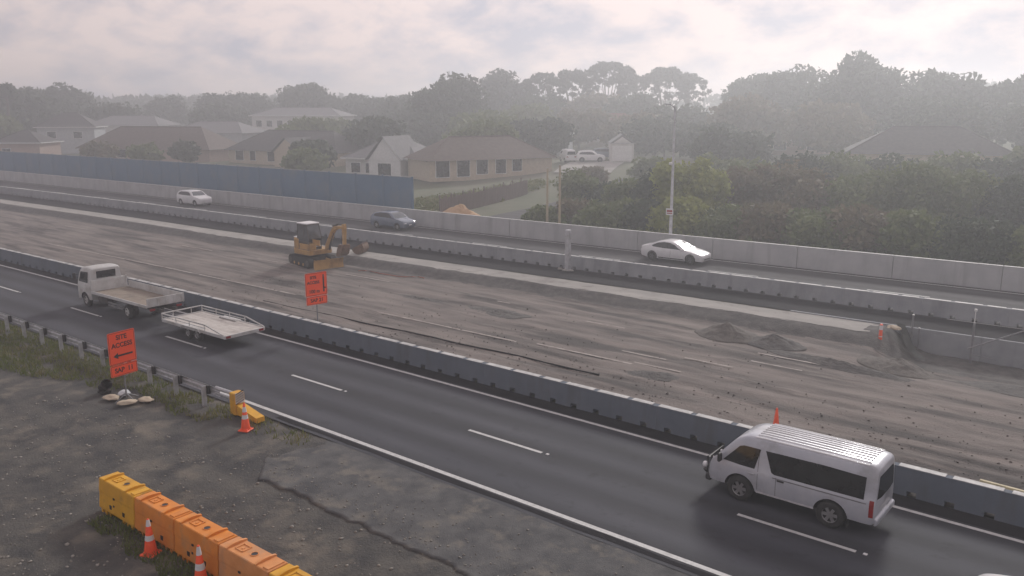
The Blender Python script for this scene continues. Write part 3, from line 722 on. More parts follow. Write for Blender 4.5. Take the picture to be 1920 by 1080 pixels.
# vehicles parked beside the garage
def park(s, t): return gz(s, t)
car('parked_estate_car', 'white four wheel drive parked beside the pale garage', 'car', -73.4, 108.5, park(-73.4, 108.5) + .02, R(38), [(a, b_, c_ * 1.06, d_) for a, b_, c_, d_ in suv], 1.10, m_white, suvside, (1.60, 1.18, .60, .76), (1.54, 1.2, .58, .70), (1.38, -1.32), .91, m_rimdark, .36)
car('parked_estate_car', 'dark car parked behind the white four wheel drive', 'car', -73.9, 113.4, park(-73.9, 113.4) + .02, R(38), suv, 1.06, m_darkpaint, suvside, (1.54, 1.14, .60, .76), (1.48, 1.16, .58, .70), (1.38, -1.32), .91, m_rim, .34)
vanp = [(2.30, .36, .80, .70), (2.2, .30, 1.05, .80), (1.9, .28, 1.35, .85), (1.5, .28, 1.75, .86), (1.1, .28, 1.92, .86), (-1.8, .28, 1.94, .86), (-2.2, .30, 1.88, .84), (-2.30, .36, 1.75, .80)]
car('parked_van', 'white van parked at the left end of the cars by the garage', 'van', -77.1, 107.9, park(-77.1, 107.9) + .02, R(140), vanp, 1.15, m_white,
    [([(1.2, 1.62), (.5, 1.66)], [(1.6, 1.22), (.6, 1.2)])], (1.72, 1.2, .6, .76), (1.66, 1.2, .58, .66), (1.4, -1.3), .86, m_rim, .34)

# --- flatbed truck
t_ = empty('flatbed_truck', W(-45.5, 22.3, .012), PI + tang(-45)); tag(t_, 'white flatbed truck with lowered sides towing the empty trailer', 'truck')
cb = Body([(4.02, .50, 1.05, .84), (3.98, .42, 1.25, .92), (3.86, .40, 1.65, .95), (3.66, .40, 2.12, .955), (3.45, .40, 2.24, .955), (2.85, .40, 2.27, .955), (2.50, .42, 2.25, .95), (2.42, .48, 2.18, .93)], 1.30, .14, 40, .10)
for sd in 'LR':
    cb.panel('door_window', [(3.60, 1.98), (2.75, 2.02)], [(3.78, 1.42), (2.75, 1.40)], sd, m_glass, t_, nu=6, nv=4)
cb.panel('windscreen', [(-.74, 2.02), (.74, 2.02)], [(-.82, 1.36), (.82, 1.36)], 'F', m_glass, t_)
cb.panel('rear_window', [(-.55, 2.06), (.55, 2.06)], [(-.55, 1.66), (.55, 1.66)], 'K', m_glass, t_, nu=4, nv=2)
for sg in (-1, 1): cb.panel('headlight', [(sg * .55, .84), (sg * .82, .84)], [(sg * .55, .68), (sg * .82, .68)], 'F', m_lamp, t_, nu=3, nv=2)
cb.panel('grille', [(-.55, 1.1), (.55, 1.1)], [(-.55, .9), (.55, .9)], 'F', m_black, t_, nu=3, nv=2)
cb.finish('cab', m_whitedirty, t_, [(3.16, .40, .46, .95)], m_black)
B().box((3.98, 0, .50), (.14, 1.80, .26), .03).done('bumper', m_whitedirty, t_)
B().box((-.9, .38, .68), (6.5, .10, .20)).box((-.9, -.38, .68), (6.5, .10, .20)).box((1.4, .62, .62), (1.0, .35, .36), .03).box((1.2, -.62, .62), (.8, .35, .34), .03).done('chassis', m_excd, t_)
B().box((-.80, 0, .96), (5.9, 2.02, .07)).done('deck', m_deck, t_)
B().box((-.80, 1.035, .98), (5.9, .05, .16), .01).box((-.80, -1.035, .98), (5.9, .05, .16), .01).done('deck_edge', m_whitedirty, t_)
B().box((2.17, 0, 1.29), (.05, 2.06, .66), .01).box((2.13, 1.0, 1.30), (.06, .08, .72)).box((2.13, -1.0, 1.30), (.06, .08, .72)).done('headboard', m_whitedirty, t_)
tg = B().box((-3.79, 0, 1.18), (.045, 2.10, .46), .01)
for y in (-.9, -.45, 0, .45, .9): tg.box((-3.825, y, 1.18), (.03, .06, .42))
tg.done('tailgate', m_whitedirty, t_)
B().box((-.9, -1.03, 1.22), (5.7, .035, .34), .008).done('side_board', m_whitedirty, t_)
for sg in (-1, 1):
    wheel(t_, 3.16, sg * .80, .39, .22, m_whitedirty, 5, 'tf')
    wheel(t_, -1.5, sg * .84, .39, .24, m_whitedirty, 5, 'tr'); wheel(t_, -1.5, sg * .58, .39, .22, m_whitedirty, 5, 'tf')
    B().prism([(-2.0, .82), (-1.85, .90), (-1.15, .90), (-1.0, .82), (-1.0, .86), (-1.14, .925), (-1.86, .925), (-2.0, .86)], sg * .98, sg * .46, 'y').done('mudguard', m_black, t_)
    B().box((3.86, sg * 1.12, 1.72), (.10, .18, .34), .03).cyl((3.80, sg * .93, 1.8), (3.84, sg * 1.08, 1.8), .018).done('mirror', m_black, t_)
    B().box((-3.75, sg * .75, .78), (.06, .30, .12), .01).done('tail_lamp', m_red, t_)
    B().box((-.2, sg * .92, .62), (1.5, .04, .10)).box((-.2, sg * .92, .46), (1.5, .04, .10)).done('side_guard', m_steeld, t_)
# --- trailer
tr = empty('flatbed_trailer', W(-37.4, 22.2, .012), PI + tang(-37)); tag(tr, 'empty pale decked tandem axle trailer with tapered side rails behind the truck', 'trailer')
for i in range(7): B().box((-.1, -.93 + .31 * i, .62), (5.3, .302, .045)).done('deck_board', m_deckpale, tr)
fr = B().box((2.60, 0, .60), (.07, 2.2, .14), .01).box((-2.78, 0, .58), (.07, 2.2, .16), .01)
for sg in (-1, 1): fr.box((-.1, sg * 1.11, .60), (5.4, .06, .15), .01)
fr.done('frame', m_whitedirty, tr)
for sg in (-1, 1):
    rl = B().tube([(2.6, sg * 1.11, .62), (2.6, sg * 1.11, .95), (-1.3, sg * 1.11, .95), (-2.75, sg * 1.11, .68)], .032, 8)
    for x in (1.3, .1, -1.2): rl.tube([(x, sg * 1.11, .66), (x, sg * 1.11, .95)], .025, 8)
    rl.tube([(2.6, sg * 1.11, .80), (-1.3, sg * 1.11, .80)], .02, 6)
    rl.done('side_rail', m_whitedirty, tr, 50)
    for x in (.35, -.42): wheel(tr, x, sg * .98, .32, .20, m_rim, 5, 'trl')
    B().prism([(.80, .50), (.62, .68), (-.70, .68), (-.88, .50), (-.88, .53), (-.72, .70), (.64, .70), (.80, .53)], sg * .86, sg * 1.20, 'y').done('mudguard', m_whitedirty, tr)
    B().box((-2.82, sg * .9, .58), (.03, .24, .10)).done('tail_lamp', m_red, tr)
B().tube([(2.6, 1.11, .95), (2.6, -1.11, .95)], .032, 8).tube([(2.6, .5, .62), (2.6, .5, .95)], .022).tube([(2.6, -.5, .62), (2.6, -.5, .95)], .022).done('front_rail', m_whitedirty, tr, 50)
B().tube([(2.6, .7, .52), (3.55, 0, .50)], .05).tube([(2.6, -.7, .52), (3.55, 0, .50)], .05).tube([(3.45, 0, .50), (3.72, 0, .54)], .045).cyl((3.4, 0, .08), (3.4, 0, .62), .03).done('drawbar', m_steeld, tr, 50)

# ------------------------------------------------------------------ excavator
ex = empty('excavator', W(-49.5, 37.85, .02), R(-10)); ex.scale = (1.12,) * 3; tag(ex, 'small tan yellow excavator with white topped cab and dozer blade on the work site', 'excavator')
for sg in (-1, 1):
    y = sg * .78
    tk = B(); prf = []
    for a in range(0, 9): prf.append((1.15 + .27 * math.sin(PI * a / 8), .30 + .28 * math.cos(PI * a / 8)))
    for a in range(0, 9): prf.append((-1.15 - .27 * math.sin(PI * a / 8), .30 - .28 * math.cos(PI * a / 8)))
    tk.prism(prf, y - .19, y + .19, 'y'); tro = tk.done('track', m_rubber, ex, 40)
    lug = B()
    for i in range(18):
        x = -1.2 + i * .14; lug.box((x, y, .595), (.05, .38, .035)).box((x, y, .012), (.05, .38, .03))
    lug.done('grouser', m_rubber, tro)
    for x in (-1.15, 1.15): B().cyl((x, y + sg * .17, .30), (x, y + sg * .215, .30), .19, .17, 16).done('sprocket', m_excd, tro)
    for x in (-.6, 0, .6): B().cyl((x, y + sg * .17, .16), (x, y + sg * .205, .16), .10, .09, 12).done('roller', m_exc, tro)
B().box((0, 0, .45), (1.5, 1.2, .30), .04).cyl((0, 0, .58), (0, 0, .74), .42, .42, 20).done('undercarriage', m_excd, ex)
bl = B().prism([(2.10, .05), (2.22, .02), (2.16, .22), (2.16, .42), (2.24, .62), (2.12, .60), (2.06, .40), (2.06, .20)], -1.0, 1.0, 'y')
bl.tube([(.9, -.5, .42), (2.08, -.55, .34)], .07).tube([(.9, .5, .42), (2.08, .55, .34)], .07)
bl.done('dozer_blade', m_exc, ex, 40)
SW = R(8)
hs = empty('upper_body', (0, 0, .74), SW, ex)
hb = B(); outl = [(.95, -.85), (.95, .85), (-.65, .90), (-1.05, .62), (-1.16, 0), (-1.05, -.62), (-.65, -.90)]
hb.prism(outl, 0, .32, 'z', bev=.03); hb.prism([(a * .98, b_ * .98) for a, b_ in outl if a < .5] + [(-.30, -.86), (-.30, .86)][::1] if False else [(-.25, -.86), (-.25, .86), (-.65, .88), (-1.03, .60), (-1.13, 0), (-1.03, -.60), (-.65, -.88)], .32, .98, 'z', bev=.05)
hb.box((.35, -.55, .52), (1.1, .55, .42), .05)
hb.done('engine_cover', m_exc, hs)
B().box((-.70, .0, 1.01), (.66, 1.3, .07), .03).done('counterweight_lid', m_white, hs)
cbx = [(-.35, .32), (.78, .32), (.86, 1.05), (.62, 1.92), (-.30, 1.92), (-.38, 1.0)]
CY0, CY1 = -.82, .18
cf = B()
for y in (CY0 + .03, CY1 - .03):
    for a, b_ in zip(cbx, cbx[1:] + cbx[:1]): cf.tube([(a[0], y, a[1]), (b_[0], y, b_[1])], .035, 6)
for a in cbx: cf.tube([(a[0], CY0 + .03, a[1]), (a[0], CY1 - .03, a[1])], .035, 6)
cf.box((.2, (CY0 + CY1) / 2, .40), (1.1, .94, .16)).box((.22, CY0 + .03, .62), (1.05, .02, .50)).box((.0, -.3, .75), (.5, .5, .5), .08)
cf.tube([(.30, CY0 + .03, .35), (.30, CY0 + .03, 1.9)], .03, 6)
cf.done('cab_frame', m_excd, hs)
B().box((.15, (CY0 + CY1) / 2, 1.965), (1.05, 1.02, .09), .035).done('cab_roof', m_white, hs)
gl = B()
for y in (CY0 + .025, CY1 - .025): gl.poly([(a, y, b_) for a, b_ in [(-.34, .85), (.84, .85), (.86, 1.05), (.62, 1.9), (-.30, 1.9)]])
gl.poly([(.865, CY0 + .04, 1.05), (.865, CY1 - .04, 1.05), (.63, CY1 - .04, 1.9), (.63, CY0 + .04, 1.9)])
gl.poly([(-.37, CY0 + .04, 1.0), (-.37, CY1 - .04, 1.0), (-.31, CY1 - .04, 1.9), (-.31, CY0 + .04, 1.9)])
gl.done('cab_glass', m_glassl, hs)
bm_ = B()
pts = [(.95, .28), (1.02, .62), (1.60, 1.50), (1.84, 1.78), (2.12, 1.88), (2.90, 1.92), (2.94, 1.78), (2.20, 1.68), (1.96, 1.56), (1.78, 1.36), (1.30, .50), (1.22, .26)]
bm_.prism(pts, .30, .54, 'y', bev=.02); bm_.done('boom', m_exc, hs)
B().tube([(1.30, .42, .30), (1.55, .42, 1.05)], .07, 8).tube([(1.55, .42, 1.0), (1.80, .42, 1.44)], .045, 8).done('hydraulic_ram', m_excd, hs, 40)
B().tube([(1.75, .42, 1.84), (2.35, .42, 2.02)], .065, 8).tube([(2.35, .42, 2.02), (2.92, .42, 2.02)], .04, 8).done('hydraulic_ram', m_excd, hs, 40)
B().prism([(2.74, 2.02), (2.98, 2.08), (3.02, 1.78), (2.92, .75), (2.76, .75), (2.74, 1.7)], .32, .52, 'y', bev=.015).done('stick', m_exc, hs)
bk = [(2.68, .78), (2.98, .78), (3.00, .55), (2.86, .18), (2.60, .02), (2.36, .06), (2.34, .10), (2.58, .12), (2.74, .30), (2.78, .52)]
B().prism(bk, .12, .72, 'y').prism([(2.68, .78), (2.98, .78), (3.0, .55), (2.86, .18), (2.60, .02), (2.36, .06), (2.5, .5)], .10, .125, 'y').prism([(2.68, .78), (2.98, .78), (3.0, .55), (2.86, .18), (2.60, .02), (2.36, .06), (2.5, .5)], .715, .74, 'y').done('bucket', m_rust, hs)
# a spare bucket lying on the pale fill
sbk = empty('spare_bucket', W(-48.2, 41.2, .49), R(25)); tag(sbk, 'rusty spare digger bucket lying on the pale fill beside the excavator', 'bucket')
arc = [(.46 * math.cos(a), .46 + .46 * math.sin(a)) for a in np.linspace(-PI * .95, PI * .28, 12)]
inn = [(.41 * math.cos(a), .46 + .41 * math.sin(a)) for a in np.linspace(PI * .28, -PI * .95, 12)]
B().prism(arc + inn, -.5, .5, 'y').done('shell', m_rust, sbk, 40)
for y in (-.5, .48): B().prism(arc, y, y + .02, 'y').done('cheek', m_rust, sbk)
for i in range(4): B().prism([(.30, .78), (.46, .98), (.24, .84)], -.44 + .26 * i, -.36 + .26 * i, 'y').done('tooth', m_steeld, sbk)

# ------------------------------------------------------------------ road works furniture
def text_mesh(body, size, mat, ext=.002):
    cu = bpy.data.curves.new('txt', 'FONT'); cu.body = body; cu.size = size; cu.align_x = 'CENTER'; cu.align_y = 'CENTER'; cu.extrude = ext; cu.offset = .006
    o = bpy.data.objects.new('txt', cu); COL.objects.link(o)
    dg = bpy.context.evaluated_depsgraph_get(); dg.update()
    me = bpy.data.meshes.new_from_object(o.evaluated_get(dg)); bpy.data.objects.remove(o)
    me.materials.clear(); me.materials.append(mat); return me
# panels are built facing +x: reading direction +y, up +z
TXM = Matrix(((0, 0, 1), (1, 0, 0), (0, 1, 0))).to_euler()
def rounded(w, h, r, n=5):
    P_ = []
    for cx_, cy_, a0 in ((w / 2 - r, h / 2 - r, 0), (-w / 2 + r, h / 2 - r, PI / 2), (-w / 2 + r, -h / 2 + r, PI), (w / 2 - r, -h / 2 + r, 1.5 * PI)):
        for i in range(n + 1): P_.append((cx_ + r * math.cos(a0 + PI / 2 * i / n), cy_ + r * math.sin(a0 + PI / 2 * i / n)))
    return P_
def plate(name, w, h, z, parent, x=.03):
    o = B().prism(rounded(w, h, .06), -.006, .006, 'x').done(name, m_sign, parent, loc=(x, 0, z))
    br = B(); a = rounded(w - .05, h - .05, .05); c = rounded(w - .075, h - .075, .04); n = len(a)
    for i in range(n): br.poly([(.0085, *a[i]), (.0085, *a[(i + 1) % n]), (.0085, *c[(i + 1) % n]), (.0085, *c[i])])
    br.done('border', m_signblk, o)
    return o
def words(parent, body, size, y, z):
    return link('lettering', text_mesh(body, size, m_signblk), None, parent, (.0085, y, z), TXM)
def arrow(parent, pts):
    return B().prism(pts, .0065, .0095, 'x').done('arrow', m_signblk, parent)
sg1 = empty('road_sign', W(-31.42, 14.8, -.02), R(9)); tag(sg1, 'orange site access sign with black left arrow standing on sandbags by the guardrail', 'road sign')
p1 = plate('sign_panel', 1.14, 1.26, 2.15, sg1); p2 = plate('sign_panel', 1.14, .44, 1.275, sg1)
words(p1, 'SITE', .25, 0, .40); words(p1, 'ACCESS', .25, 0, .10)
arrow(p1, [(-.40, -.30), (-.20, -.18), (-.20, -.265), (.42, -.265), (.42, -.335), (-.20, -.335), (-.20, -.42)])
words(p2, 'SAP  11', .25, 0, 0)
B().cyl((0, 0, .02), (0, 0, 2.7), .03).box((0, 0, 2.5), (.03, .9, .05)).box((0, 0, 1.4), (.03, .9, .05)).tube([(0, -.5, .04), (0, 0, .30), (0, .5, .04)], .025).tube([(-.5, 0, .04), (0, 0, .30), (.5, 0, .04)], .025).done('stand', m_steeld, sg1)
sg2 = empty('road_sign', W(-33.65, 25.72, .0), R(-9)); tag(sg2, 'orange site access 100 m sign behind the near concrete barrier', 'road sign')
p1 = plate('sign_panel', 1.18, 1.16, 2.53, sg2); p2 = plate('sign_panel', 1.14, .42, 1.72, sg2)
words(p1, 'SITE', .19, -.16, .34); words(p1, 'ACCESS', .19, -.16, .09); words(p1, '100 m', .23, -.12, -.36)
arrow(p1, [(.36, -.42), (.44, -.42), (.44, -.26), (.52, -.26), (.52, -.20), (.44, -.20), (.44, .44), (.36, .44)])
words(p2, 'SAP 21', .24, 0, 0)
B().cyl((0, 0, 0), (0, 0, 3.05), .03).box((0, 0, 2.8), (.03, .9, .05)).box((0, 0, 1.75), (.03, .9, .05)).tube([(0, -.4, .03), (0, 0, .30), (0, .4, .03)], .025).tube([(-.5, 0, .03), (0, 0, .30), (.5, 0, .03)], .025).done('stand', m_steeld, sg2)
for (s, t, rz, mt, lab) in [(-31.95, 14.45, .4, m_sand, 'beige sandbag at the left foot of the site access sign'), (-30.95, 14.55, 1.2, m_sand, 'beige sandbag lying in front of the sign post, nearest of the four'),
                            (-30.75, 15.20, .2, m_sand, 'beige sandbag at the right foot of the site access sign'), (-32.1, 15.05, -.5, m_sandw, 'pale blue grey sandbag behind the site access sign post')]:
    o = B().blob((0, 0, .10), (.36, .22, .12), s, .18, 3, flat=.0).done('sandbag', mt, None, 60, W(s, t, vz(s, t) - .01), (0, 0, rz)); tag(o, lab, 'sandbag', 'sandbags weighing down the sign')
bu = empty('bucket', W(-33.0, 14.72, -.04)); tag(bu, 'tipped black plastic bucket on the ground beside the sandbags', 'bucket')
Mx = Matrix.Translation((0, 0, .30)) @ Matrix.Rotation(R(62), 4, 'Y')
B().lathe([(0, -.22), (.17, -.22), (.21, .22), (.225, .22), (.225, .25), (.20, .25), (.155, -.19), (0, -.19)], 18, Mx).done('pail', m_black, bu, 40)
B().tube([Mx @ Vector((0, .22 * math.cos(a), .22 + .22 * math.sin(a))) for a in np.linspace(0, PI, 9)], .010, 6).done('handle', m_black, bu)
B().box((-.03, 0, .06), (.42, .40, .12), .03).done('base', m_rubber, bu)

def cone(label, s, t, z, h=1.0, bands=((.44, .58), (.68, .86)), tilt=0.0, base=.40):
    c = empty('traffic_cone', W(s, t, z), .3); c.rotation_euler = (tilt, tilt * .4, .4); tag(c, label, 'traffic cone', 'orange traffic cones')
    r = lambda q: .145 * (1 - q) + .028
    B().box((0, 0, .03), (base, base, .06), .02).box((0, 0, .075), (base * .72, base * .72, .05), .02).done('base', m_cone, c)
    bdy = B().lathe([(.165, .06), (r(.10), h * .10), (r(1) + .004, h * .985), (.018, h), (0, h)], 18).done('body', m_cone, c, 40)
    for a, b_ in bands:
        B().lathe([(r(a) + .004, h * a), (r(b_) + .004, h * b_)], 18).done('reflective_band', m_reflect, bdy, 40)
cone('orange cone with white bands standing by the yellow end of the guardrail', -25.15, 15.85, -.03, 1.02)
cone('orange cone standing against the second plastic barrier from the far end', -19.66, 9.42, -.05, .98, ((.42, .56), (.80, .98)))
cone('orange and white cone at the joint of the third and fourth plastic barriers', -17.40, 9.46, -.05, 1.02, ((.40, .56), (.76, .97)))
cone('plain orange cone behind the near concrete barrier just past the van roof', -10.35, 26.35, .02, 1.20, ())
# drum-like marker by the excavation
mk = empty('marker_post', W(-11.35, 41.0, .18)); tag(mk, 'small red and white banded marker post on the end of the gravel bank', 'marker')
B().lathe([(0, 0), (.16, 0), (.16, .04), (.085, .05), (.075, .80), (.05, .84), (0, .84)], 14).done('body', m_cone, mk, 40)
for a, b_ in ((.22, .40), (.56, .78)): B().lathe([(.083, a), (.079, b_)], 14).done('reflective_band', m_reflect, mk, 40)

def water_barrier(label, s, mat):
    """water-filled plastic barrier, 1.96 m long; near face at y=0"""
    w = empty('plastic_barrier', W(s, 9.74, -.05), tang(s)); tag(w, label, 'barrier', 'water filled barriers in a row')
    L, H, D = 1.94, .98, .70
    b = B()
    b.prism([(.02, .10), (0, .16), (.045, .58), (.035, .62), (.075, H), (D - .075, H), (D - .035, .62), (D - .045, .58), (D, .16), (D - .02, .10)], -L / 2, L / 2, 'x', bev=.018)
    for x in (-.82, -.60, -.38, .38, .60, .82): b.box((x, .09, .06), (.09, .16, .14), .01).box((x, D - .09, .06), (.09, .16, .14), .01)
    for i in range(5):
        z = .18 + .15 * i
        b.cyl((L / 2 + .02, D / 2, z), (L / 2 + .02, D / 2, z + .07), .09, .09, 10)
        b.cyl((-L / 2 - .02, D / 2, z + .075), (-L / 2 - .02, D / 2, z + .145), .08, .08, 10)
    b.done('shell', mat, w, 30)
    for x in (-.66, .50):
        band = B(); n = 8; out_ = []; in_ = []
        for i in range(n + 1):
            q = i / n; y = .06 + q * (D - .12); z = H + .09 * math.sin(PI * (.12 + .76 * q)) ** .6 - .02
            out_.append((y, z)); in_.append((y, H - .012))
        band.prism(out_ + in_[::-1], x - .035, x + .035, 'x'); band.done('lifting_band', mat, w, 40)
    rim = B(); rim.box((.82, D / 2, H + .012), (.20, .46, .03), .01).done('end_lip', mat, w)
    fr = B()
    for (x, y, sx, sy) in ((-.36, .23, .30, .02), (-.36, .47, .30, .02), (-.50, .35, .02, .26), (-.22, .35, .02, .26)): fr.box((x, y, H + .008), (sx, sy, .025))
    fr.box((-.36, .35, H + .004), (.06, .08, .02)).done('hatch_rim', mat, w)
    cap = B().lathe([(.10, .0), (.10, .018), (.085, .018), (.08, .004), (0, .004)], 16, Matrix.Translation((.08, .35, H))).done('filler_hole', mat, w)
    B().cyl((.08, .35, H - .02), (.08, .35, H + .0085), .078, .078, 16).done('hole_shade', m_black, cap)  # black disc painted in for the dark inside of the filler hole
    for (x, z, sx, sz) in ((-.30, .30, .12, .12), (.42, .30, .12, .12), (-.10, .60, .07, .05), (-.12, .38, .06, .05)):
        y_ = .014 + .03 * z; B().box((x, y_, z), (sx, .03, sz)).done('fork_slot', m_black, w); B().box((x, D - y_, z), (sx, .03, sz)).done('fork_slot', m_black, w)
    return w
labs = ['yellow plastic barrier at the far end of the row, with a free end face', 'orange plastic barrier second from the far end of the row', 'bright orange plastic barrier in the middle of the row of five',
        'faded peach orange plastic barrier second from the near end of the row', 'golden yellow plastic barrier at the near end, cut by the bottom edge']
for i, (mt, lab) in enumerate(zip((m_yellow, m_orange, m_orange, m_peach, m_yellow), labs)): water_barrier(lab, -22.10 + 1.985 * i, mt)

# near barrier side clutter
for i, (s0, t0, lab) in enumerate([(-4.4, 26.62, 'pale yellow timber plank behind the near barrier, the one nearer the barrier'), (-4.3, 26.95, 'pale yellow timber plank behind the near barrier, the one farther from the barrier')]):
    o = B().box((2.0, 0, .05), (4.0, .10, .10), .008).done('timber_plank', m_plank, None, None, W(s0, t0, .11), (0, 0, R(-3))); tag(o, lab, 'plank', 'timber planks behind the barrier')
sk = B().tube([W(s, 28.75 + .05 * math.sin(s) - .022 * max(0, -24 - s), .03) for s in np.arange(-42, -18.6, .5)], [.035 + .02 * abs(mnoise.noise(Vector((i * .8, 0, 0)))) for i in range(len(np.arange(-42, -18.6, .5)))], 8).done('drain_sock', m_newasph, None, 60)
tag(sk, 'long black drain sock laid along the work site behind the near barrier', 'drain sock')
hz_ = B().tube([W(-44.8 + i * .45, 38.0 + .35 * math.sin(i * .7) * .6 + .06 * i, .06 + .03 * math.sin(i * 1.3)) for i in range(13)], .03, 8).done('orange_hose', m_hose, None, 60)
tag(hz_, 'thin orange hose lying on the work site beside the dozer blade', 'hose')
def heap(label, s, t, rs, rt, h, seed, mat=m_heap, rot=0.0, name='gravel_heap'):
    V = [(0, 0, h * .97 + (wz(s, 25.3 + (t - 25.3) * 16.6 / (16.6 + dt(s))) if t < 50 else 0))]; nr, na = 24, 80
    for i in range(1, nr + 1):
        q = i / nr
        for j in range(na):
            a = 2 * PI * j / na
            e = 1 + .22 * mnoise.noise(Vector((math.cos(a) * 1.4 + seed, math.sin(a) * 1.4, seed)))
            x, y = math.cos(a) * rs * q * e, math.sin(a) * rt * q * e
            z = h * (1 - q) ** .9 * (1 - .25 * q) + h * .22 * mnoise.fractal(Vector((x * .9 + seed, y * .9, 0)), 1., 2., 4) * (1 - q) + (.05 * mnoise.noise(Vector((x * 5, y * 5, seed))) + .035 * mnoise.noise(Vector((x * 11, y * 11, seed)))) * (1 - q * .7)
            ca, sa = math.cos(rot), math.sin(rot); gs_ = s + x * ca - y * sa; gt_ = t + x * sa + y * ca
            if t < 50: z += wz(gs_, 25.3 + (gt_ - 25.3) * 16.6 / (16.6 + dt(gs_)))
            V.append((x, y, z if i < nr else z - .15))
    bm = bmesh.new(); vv = [bm.verts.new(p) for p in V]
    for j in range(na): bm.faces.new((vv[0], vv[1 + j], vv[1 + (j + 1) % na]))
    for i in range(nr - 1):
        for j in range(na):
            a = 1 + i * na; b_ = a + na; k_ = (j + 1) % na
            bm.faces.new((vv[a + j], vv[b_ + j], vv[b_ + k_], vv[a + k_]))
    me = bpy.data.meshes.new(name); bm.to_mesh(me); bm.free(); me.shade_smooth()
    o = link(name, me, mat, None, W(s, t, 0), (0, 0, rot)); tag(o, label, name.split('_')[0] + ' heap', 'heaps of loose fill'); return o
heap('conical gravel heap nearest the excavator end of the row of heaps', -17.6, 38.0, 1.7, 1.3, .72, 1.0)
heap('small dark gravel heap beside the conical heap', -15.3, 38.0, 1.5, 1.1, .50, 2.0, m_bank)
heap('low rounded gravel heap in front of the marker post', -9.7, 38.3, 1.9, 1.3, .68, 3.0)
heap('long low windrow of dark gravel between the heaps and the wheel ruts', -11.6, 36.4, 4.0, .6, .26, 4.0, m_bank, R(-7))
heap('wide dark gravel heap at the right edge below the retaining wall', -4.2, 38.6, 3.6, 1.5, .42, 5.0, m_bank, R(-6))
heap('flat dark patch of gravel in the middle of the work site', -29.6, 34.7, 2.2, .9, .12, 6.0, m_bank)
heap('small flat rubble patch near the end of the drain sock', -17.2, 30.2, 1.4, .7, .14, 8.0, m_bank, R(20))
heap('thin dark scrape of gravel left of the flat dark patch', -35.2, 34.5, 2.0, .45, .07, 9.0, m_bank)
# the dark membrane at the open end of the bank
o = B()
pts = [(-11.1, 43.0, .66), (-10.85, 42.7, .50), (-10.6, 42.3, .30), (-10.3, 41.7, .08), (-9.9, 41.1, -.12), (-9.3, 40.4, -.28)]
for a, b_ in zip(pts, pts[1:]):
    w = .17
    o.poly([W(a[0] - w, a[1], a[2] + .06), W(b_[0] - w, b_[1], b_[2] + .06), W(b_[0] + w, b_[1] + .2, b_[2]), W(a[0] + w, a[1] + .2, a[2])])
bmesh.ops.solidify(o.bm, geom=o.bm.faces[:], thickness=.05)
o = o.done('membrane', m_rubber); tag(o, 'black membrane draped down the open end of the gravel bank', 'membrane')
o = B().blob((0, 0, .10), (.36, .20, .13), 5, .25, 3, flat=0).done('sandbag', m_sand, None, 60, W(-11.1, 42.2, .50), (0, 0, -.4)); tag(o, 'pale sandbag on top of the gravel bank beside the marker post', 'sandbag')
# steel posts and brace in front of the retaining wall
for s, t, z1, r, lab in ((-10.45, 42.85, 1.25, .045, 'tallest thin steel post beside the black membrane'), (-10.15, 42.95, .62, .035, 'short thin steel post in front of the retaining wall')):
    o = empty('steel_post', W(s, t, -.6)); tag(o, lab, 'post')
    B().cyl((0, 0, 0), (0, 0, z1 + .6), r, r, 10).done('tube', m_steeld, o); B().lathe([(r + .012, z1 + .58), (r + .012, z1 + .62), (0, z1 + .63)], 10).done('cap', m_trim, o)
o = empty('braced_post', W(-7.75, 42.5, -.6)); tag(o, 'steel post with a long diagonal brace in front of the retaining wall', 'post')
B().cyl((0, 0, 0), (0, 0, 1.95), .05, .05, 10).done('post', m_steeld, o)
B().tube([(-.15, -.1, .72), (2.4, .9, 2.0)], .035, 8).tube([(0, 0, .45), (1.0, .3, .30)], .02, 6).done('brace', m_steeld, o)
B().lathe([(.065, 2.5), (.065, 2.6), (0, 2.62)], 10).cyl((0, 0, 1.9), (0, 0, 2.5), .02, .02, 8).done('tip', m_trim, o)
# steel column standing at the median barrier
o = empty('sign_column', W(-32.3, 44.55 + dt(-33), .49)); tag(o, 'square grey steel column standing in front of the far median barrier', 'column')
B().box((0, 0, 1.36), (.30, .30, 2.7), .02).done('shaft', m_steel, o); B().box((0, 0, .03), (.55, .55, .06), .01).done('base_plate', m_steel, o)
for i, (a, b_) in enumerate(((-.42, -.25), (.45, -.3), (.1, -.5))):
    q = B().blob((0, 0, .08), (.20, .15, .11), i + 3, .3, 2, flat=0).done('concrete_lump', m_pale, None, None, W(-32.3 + a, 44.55 + dt(-33) + b_, .49)); tag(q, ['pale concrete lump at the left foot of the steel column', 'pale concrete lump at the right foot of the steel column', 'pale concrete lump in front of the steel column'][i], 'lump', 'lumps at the column foot')

# light pole and timber posts behind the parapet
lp = empty('light_pole', W(-31.55, 57.2, .35)); tag(lp, 'tall grey light pole with a small red and white plate behind the white sedan', 'light pole')
B().lathe([(.17, 0), (.17, .5), (.13, .55), (.065, 10.7), (0, 10.7)], 16).done('shaft', m_steel, lp, 40)
B().tube([(0, 0, 10.5), (.1, -.4, 10.74), (.35, -1.5, 10.86)], .045, 8).done('outreach_arm', m_steel, lp, 50)
B().box((.40, -1.8, 10.88), (.26, .62, .10), .04, Matrix.Rotation(R(0), 4, 'Z')).done('luminaire', m_greywall, lp)
pl = B().box((-.05, -.17, 2.95), (.62, .025, .50), .01).done('plate', m_trim, lp)
B().box((-.05, -.1855, 3.0), (.46, .006, .16)).box((-.05, -.1855, 2.83), (.46, .006, .07)).done('red_print', m_red, pl)
B().box((-.10, -.18, 6.55), (.26, .22, .20), .05).tube([(0, 0, 6.4), (-.10, -.15, 6.5)], .03).done('junction_box', m_trim, lp)
